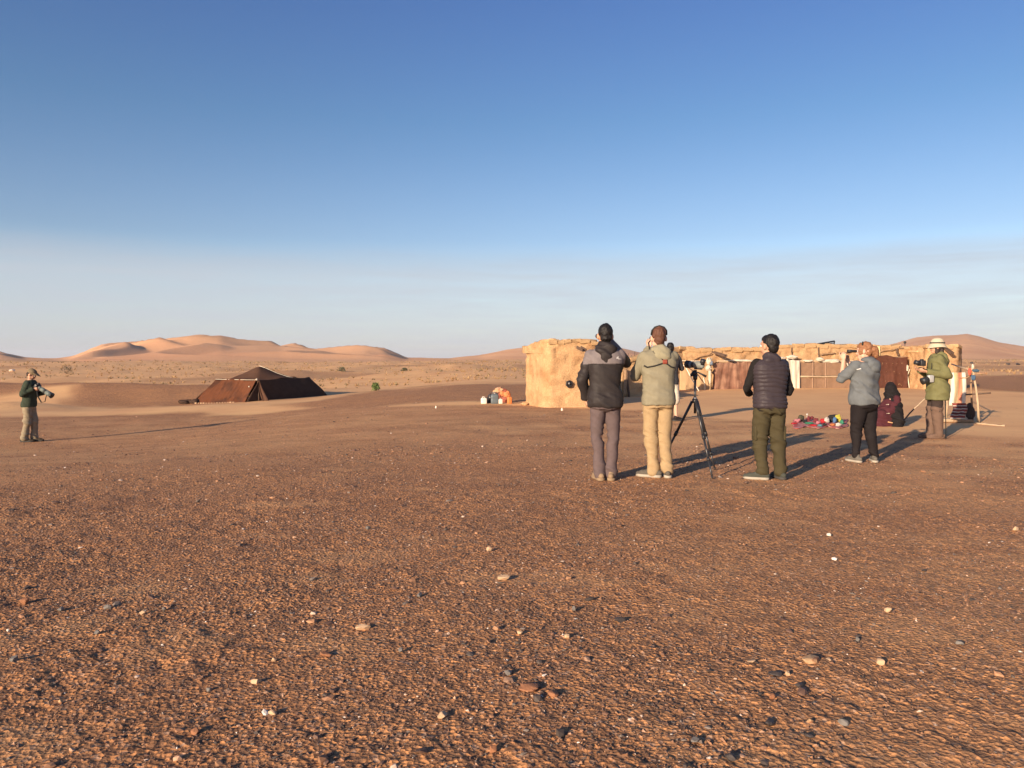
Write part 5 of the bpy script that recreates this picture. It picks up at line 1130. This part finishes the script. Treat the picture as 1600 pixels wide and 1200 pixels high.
b.skin('trousers', DKT, P6.root, vox=.012, smooth=4, wr=wrinkles([], .008, 55))
for hp, kn, an in P6.Lg:
    b = MB(); c = kn.lerp(hp, .12); b.tube([c, kn, kn.lerp(an, .35), an + Vector((0, 0, -.02))], [.098, .086, .088, .066], seg=16, ball=True)
    b.skin('gaiter', BRT, P6.root, vox=.012, smooth=4, wr=wrinkles([(kn, .12, 1.2)], .007, 57))
    MB().tube([kn + Vector((-.09, 0, .02)), kn + Vector((0, -.09, .01)), kn + Vector((.09, 0, .02)), kn + Vector((0, .09, .03)), kn + Vector((-.09, 0, .02))], .014, seg=6).build('knee_strap', STRAP, P6.root)
P6.shoe(P6.Lg[0][2], R(85), BRT, BRT, high=.05, name='boot'); P6.shoe(P6.Lg[1][2], R(80), BRT, BRT, high=.05, name='boot')
# hat
b = MB(); prof = [(.138, -.002), (.137, .006), (.107, .020), (.099, .028), (.097, .050), (.090, .080), (.075, .104), (.050, .120), (.025, .127), (.0, .129)]
vs = []; seg = 28
for r_, z in prof:
    for j in range(seg):
        a = 2 * math.pi * j / seg; wv = .010 * math.sin(2 * a + 1) if r_ > .12 else 0; vs.append(P6.H_((r_ * .92 * math.cos(a), r_ * 1.08 * math.sin(a) - .008, .018 + z * .98 - (.052 * (r_ - .1) / .05 if r_ > .1 else 0) + wv)))
fs = []
for i in range(len(prof) - 1):
    for j in range(seg): fs.append((i * seg + j, i * seg + (j + 1) % seg, (i + 1) * seg + (j + 1) % seg, (i + 1) * seg + j))
b.add(vs, fs); o = b.build('hat', HAT, P6.root); m_ = o.modifiers.new('s', 'SOLIDIFY'); m_.thickness = .006
MB().tube([P6.H_((.0915 * math.cos(a), .107 * math.sin(a) - .008, .058)) for a in [2 * math.pi * j / 24 for j in range(25)]], .011, seg=8, cap=False).build('hat_band', STRAP, o)
# camera on a neck strap, held at the chest
cm6 = empty('camera', P6.root.location + Vector((-.30, -.05, 1.33)), 'black camera held at the chest of the person in the green jacket', 'camera')
MB().box((0, 0, 0), (.09, .14, .10)).build('camera_body', BLK, cm6, bevel=.012); MB().tube([(-.03, 0, -.005), (-.12, 0, .02)], [.038, .042], seg=16).build('lens', BLK, cm6); MB().ell((.0, 0, .055), (.035, .03, .02)).build('viewfinder', BLK, cm6)
cb6 = empty('camera', P6.root.location + Vector((-.23, -.16, 1.04)), 'second camera with black lens and silver body hanging at the waist of the green jacket', 'camera')
MB().box((.03, 0, .02), (.10, .07, .13)).build('camera_body', mat('silver grey metal', (.42, .42, .41), rough=.4, metal=.3), cb6, bevel=.012); MB().tube([(-.01, 0, 0), (-.07, 0, -.01), (-.12, 0, -.03)], [.055, .06, .062], seg=16).build('lens', BLK, cb6); MB().tube([(.03, 0, .08), (.06, .02, .22), (.10, .08, .40)], .008, seg=6).build('strap', STRAP, cb6)
mp6 = empty('walking_pole', P6.root.location + Vector((.055, -.19, 0)), 'thin black walking pole standing in front of the legs of the person in green', 'pole')
MB().tube([(0.02, 0, 0), (0, 0, .62), (-.02, .02, 1.10)], [.007, .009, .011], seg=8).build('shaft', STRAP, mp6); MB().tube([(-.02, .02, 1.08), (-.022, .02, 1.20)], .014, seg=8).build('grip', BLK, mp6)

# ---- person 7: far left photographer with the long lens
q = at(47, 685, 18.3); P7 = Human(q.x, 18.3, 1.74, 'photographer in dark green sweater, cap and beige trousers alone at the far left', yaw=R(-78), head_yaw=R(-82), head_pitch=R(-28), lean=(.06, 0))
SWT = cloth('dark green wool', (.040, .052, .036)); BGT = cloth('beige cotton', (.25, .205, .14)); CAPM = cloth('olive khaki cap', (.20, .15, .09))
limbs(P7, [(-1, (.10, .20, 1.16), (.30, .10, 1.20)), (1, (-.01, -.23, 1.18), (.20, -.14, 1.30))], [(-1, (.07, .08, .50), (.06, .08, .09)), (1, (-.01, -.08, .50), (-.09, -.07, .09))])
body(P7, SKIN, [((1, 0, -.2), (0, 0, 1), .8, 1), ((1, .1, .1), (0, .8, .2), .9, -1)], vox=.011)
b = MB(); P7.torso(b, inf=.034, hem=.86, top=1.53)
for sh, el, wr in P7.A: P7.arm(b, sh, el, wr, r=(.072, .066, .058, .050, .042))
b.skin('sweater', SWT, P7.root, vox=.012, smooth=4, wr=wrinkles([(P7.A[1][1], .12, 1.2)], .008, 61))
P7.hair(bpy.data.materials['dark brown hair'], 'short', .004)
trousers(P7, BGT, rad=(.098, .092, .080, .076, .066), seed=63, amp=.011, vox=.012, inf=.006, end=1.02)
P7.shoe(P7.Lg[0][2], R(-80), cloth('dark shoe leather', (.05, .04, .03)), SOLED); P7.shoe(P7.Lg[1][2], R(-75), bpy.data.materials['dark shoe leather'], SOLED)
b = MB(); n0 = 0; b.ell((0, -.012, .045), (.090, .106, .082), seg=20); b.v = [tuple(P7.H_(v)) for v in b.v]; o = b.skin('cap', CAPM, P7.root, vox=.010, smooth=2)
V = []; 
for j in range(6):
    for i in range(13):
        a = math.pi * (.12 + .76 * i / 12); r_ = .088 + .085 * (j / 5) * math.sin(a) ** .6; V.append(P7.H_((math.cos(a) * (.082 - .006 * j / 5), .012 + math.sin(a) * r_, .048 - .006 * j + .018 * math.sin(a)))[:])
pk_ = npmesh('peak', V, gridfaces(6, 13), CAPM, o); m_ = pk_.modifiers.new('s', 'SOLIDIFY'); m_.thickness = .006
lc = P7.root.location + Vector((.235, -.06, 1.33))
c7 = empty('telephoto_camera', lc, 'camera with long grey-green telephoto lens pointed down by the photographer at far left', 'camera'); dv = Vector((.86, -.12, -.50)).normalized(); q7 = dv.to_track_quat('X', 'Z').to_matrix()
MB().box((0, 0, 0), (.08, .15, .12), q7).build('camera_body', BLK, c7, bevel=.015); MB().ell(q7 @ Vector((0, 0, .07)), (.04, .035, .03)).build('viewfinder', BLK, c7)
GRL = mat('grey green lens paint', (.13, .155, .14), rough=.5)
lx = [(.03, .045, GRL, 'lens_mount'), (.12, .05, GRL, 'lens_barrel'), (.24, .056, BLK, 'focus_ring'), (.27, .056, GRL, 'lens_hood'), (.42, .068, BLK, 'hood_rim')]
ends = [.12, .24, .27, .42, .445]
for (x0, r_, m, n_), x1 in zip(lx, ends): MB().tube([dv * x0, dv * x1], [r_, r_ + (.008 if n_ == 'lens_hood' else .002)], seg=18).build(n_, m, c7)
MB().tube([(.0, -.04, -.02), (.05, -.06, -.24), (.12, -.05, -.38), (.20, -.04, -.36), (.24, -.04, -.20), (.20, -.03, -.08)], .016, seg=8, flat=.4).build('neck_strap', STRAP, c7)

# ---- seated person in a black veil
q = ground(1391, 665); SX, SY = q.x, q.y; SZ = TZ(SX, SY)
P8 = Human(SX, SY, 1.60, 'person sitting on the sand in long black veil and maroon robe beside the craft goods', z=SZ, yaw=R(75), head_yaw=R(70), head_pitch=R(-10))
VEIL = cloth('black veil', (.014, .012, .013), .85); ROBE = cloth('maroon robe', (.070, .020, .026), .9)
b = MB(); k = P8.k; dz = -.80    # seated: pelvis on the ground, legs folded forward (to the left)
n0 = 0; P8.torso(b, inf=-.01, hem=.86, top=1.54); b.v = [(x, y, z + dz * k) for x, y, z in b.v]
hipL, hipR = Vector((.02, -.09, .12)), Vector((.02, .09, .12))
b.tube([hipL, (-.26, -.16, .26), (-.28, -.05, .05), (-.36, -.06, .04)], [.08, .06, .045, .03], seg=12, ball=True); b.tube([hipR, (-.26, .16, .22), (-.18, .05, .06), (-.30, .04, .04)], [.08, .06, .045, .03], seg=12, ball=True)
sl_, sr_ = Vector((.05, -.16, .56)), Vector((.05, .16, .56))
b.tube([sl_, (-.06, -.20, .34), (-.24, -.12, .26)], [.05, .04, .028], seg=12, ball=True); b.tube([sr_, (-.06, .20, .34), (-.24, .10, .26)], [.05, .04, .028], seg=12, ball=True)
hand(b, (-.24, -.12, .26), (-1, .2, -.2), (0, 0, -1), k, .5, 1); hand(b, (-.24, .10, .26), (-1, -.2, -.2), (0, 0, -1), k, .5, -1)
n1 = len(b.v); P8.head(b); b.v[n1:] = [(x, y, z + dz * k + .01) for x, y, z in b.v[n1:]]; P8.hc = P8.hc + Vector((0, 0, dz * k + .01))
b.skin('body', SKIN, P8.root, vox=.011, smooth=2); P8.face()
b = MB(); b.slices([(-.17, 0, .0, .28, .25), (-.19, 0, .10, .26, .24), (-.15, 0, .24, .22, .22), (-.08, 0, .36, .15, .19), (-.03, 0, .50, .12, .17), (.0, 0, .60, .09, .13), (.0, 0, .66, .07, .08)], seg=24)
b.tube([(-.10, 0, .10), (-.34, 0, .10), (-.46, -.02, .06)], [.22, .17, .10], seg=16, ball=True)
b.tube([(-.26, -.16, .24), (-.02, -.10, .15)], [.10, .13], seg=14, ball=True); b.tube([(-.26, .16, .20), (-.02, .10, .15)], [.09, .12], seg=14, ball=True)
b.tube([sl_, (-.06, -.20, .34), (-.20, -.13, .27)], [.075, .075, .065], seg=12, ball=True)
b.skin('robe', ROBE, P8.root, vox=.012, smooth=5, wr=wrinkles([((0, 0, .2), .4, 1.3)], .013, 71))
hc = P8.hc
b = MB(); b.ell(hc + Vector((.015, 0, .015)), (.112, .105, .125), seg=20, rings=14); b.slices([(.04, -.02, -.0, .155, .33), (.04, -.02, .12, .150, .33), (.035, -.01, .30, .14, .31), (.03, 0, .45, .13, .26), (.02, 0, .54, .12, .20), (.005, 0, .60, .118, .14), (0, 0, .66, .11, .11), (.0, 0, .74, .105, .10)], seg=26); b.tube([hc + Vector((.01, 0, 0)), (.03, 0, .60)], [.105, .155], seg=18, ball=True)
b.skin('veil', VEIL, P8.root, vox=.011, smooth=5, wr=wrinkles([((.1, 0, .3), .5, 1.2)], .012, 73))
for px, py in ((1388, 632), (1389, 646)):
    c = at(px, py, SY - .30) - P8.root.location; MB().ell(c, (.014, .012, .010)).build('brooch', CREAM, P8.root); MB().tube([c + Vector((-.05, 0, 0)), c], .004, seg=5).build('clasp', CREAM, P8.root)
c = at(1391, 660, SY - .30) - P8.root.location; MB().box(c, (.10, .02, .022), Matrix.Rotation(.2, 3, 'Y')).build('woven_trim', mat('orange trim', (.60, .35, .18)), P8.root, bevel=.004)

# ------------------------------------------------------------------ spotting scope on its tripod
ap = at(1086, 627, 9.45); TR = empty('tripod', (ap.x, ap.y, 0), 'black tripod with spread legs between the olive fleece and the quilted vest', 'tripod')
def tl(p): return Vector(p) - Vector((ap.x, ap.y, 0))
feet = [ground(1113, 751), ground(1028, 737), ground(1117, 737)]
TB = mat('satin black tube', (.03, .03, .033), rough=.35, var=.1, spec=.5); TG = mat('grey metal collar', (.30, .30, .31), rough=.35, metal=.7)
for f in feet:
    top = Vector((0, 0, ap.z)); ft = tl(f); ft.z = TZ(f.x, f.y) + .01; dd = (ft - top); top = top + Vector((dd.x, dd.y, 0)).normalized() * .035
    lg_ = MB().tube([top, top.lerp(ft, .46)], [.017, .016], seg=12).build('leg', TB, TR)
    MB().tube([top.lerp(ft, .44), top.lerp(ft, .50)], .021, seg=12).build('clamp', BLK, lg_); MB().tube([top.lerp(ft, .48), top.lerp(ft, .76)], .0135, seg=12).build('lower_section', TB, lg_); MB().tube([top.lerp(ft, .74), top.lerp(ft, .78)], .018, seg=12).build('clamp', BLK, lg_)
    MB().tube([top.lerp(ft, .76), top.lerp(ft, .985)], .0105, seg=10).build('lower_section', TB, lg_); MB().tube([top.lerp(ft, .97), ft], [.013, .010], seg=10).build('rubber_foot', BLK, lg_)
    MB().tube([top.lerp(ft, .02), top.lerp(ft, .20)], .0215, seg=12).build('foam_grip', BLK, lg_) if f is feet[0] else None
MB().tube([(0, 0, ap.z - .02), (0, 0, ap.z + .03)], [.040, .034], seg=16).build('shoulder', BLK, TR); MB().tube([(0, 0, ap.z + .03), (0, 0, ap.z + .05)], [.026, .022], seg=16).build('collar', TG, TR)
hz = at(1086, 592, 9.45).z
MB().tube([(0, 0, ap.z - .15), (0, 0, hz)], .0145, seg=12).build('centre_column', TB, TR)
b = MB(); b.tube([(0, 0, hz - .01), (0, 0, hz + .05)], [.026, .030], seg=14); b.ell((-.01, 0, hz + .07), (.038, .034, .036)); b.ell((-.045, 0, hz + .05), (.020, .02, .022)); b.tube([(0, 0, hz + .07), (0, 0, hz + .11)], .02, seg=12); hd_ = b.build('pan_head', BLK, TR)
MB().tube([(.02, -.02, hz + .085), (.12, -.06, hz + .03)], [.008, .015], seg=10).build('pan_handle', BLK, hd_)
SCP = empty('spotting_scope', (ap.x + .035, ap.y, hz + .115), 'grey-green spotting scope mounted on the tripod aiming left', 'spotting scope')
SG = mat('grey green scope armour', (.19, .20, .18), rough=.5); u = Vector((-.50, .86, .03)).normalized(); q8 = u.to_track_quat('X', 'Z').to_matrix()
def su(x, y, z): return q8 @ Vector((x, y, z))
MB().box(su(.0, 0, .01), (.10, .05, .02), q8).build('mount_foot', BLK, SCP, bevel=.004)
MB().tube([su(-.07, 0, .055), su(-.02, 0, .058), su(.03, 0, .058), su(.06, 0, .058)], [.038, .048, .046, .036], seg=20).build('prism_housing', SG, SCP)
MB().tube([su(.06, 0, .058), su(.095, 0, .058)], .040, seg=20).build('focus_ring', BLK, SCP); MB().tube([su(.095, 0, .058), su(.135, 0, .058)], .041, seg=20).build('barrel', mat('blue grey armour', (.16, .20, .23), rough=.45), SCP); MB().tube([su(.135, 0, .058), su(.20, 0, .058)], [.045, .049], seg=20).build('objective_hood', BLK, SCP)
MB().tube([su(.196, 0, .058), su(.2015, 0, .058)], .042, seg=20).build('objective_lens', GLASS, SCP)
MB().tube([su(-.06, 0, .06), su(-.075, 0, .10), su(-.085, 0, .125)], [.030, .031, .034], seg=18).build('eyepiece', BLK, SCP); MB().ell(su(-.06, 0, .045), (.032, .032, .032)).build('prism_end', SG, SCP)

# ------------------------------------------------------------------ desert haze
HZ = bpy.data.materials.new('haze'); HZ.use_nodes = True; t = HZ.node_tree; t.nodes.clear()
o_ = t.nodes.new('ShaderNodeOutputMaterial'); v_ = t.nodes.new('ShaderNodeVolumePrincipled'); v_.inputs['Color'].default_value = (.84, .91, 1.0, 1); v_.inputs['Density'].default_value = .00013; v_.inputs['Anisotropy'].default_value = 0
t.links.new(v_.outputs[0], o_.inputs['Volume'])
o = MB().box((0, 0, 30), (19000, 19000, 110)).build('haze', HZ, smooth=False); tag(o, kind='stuff')
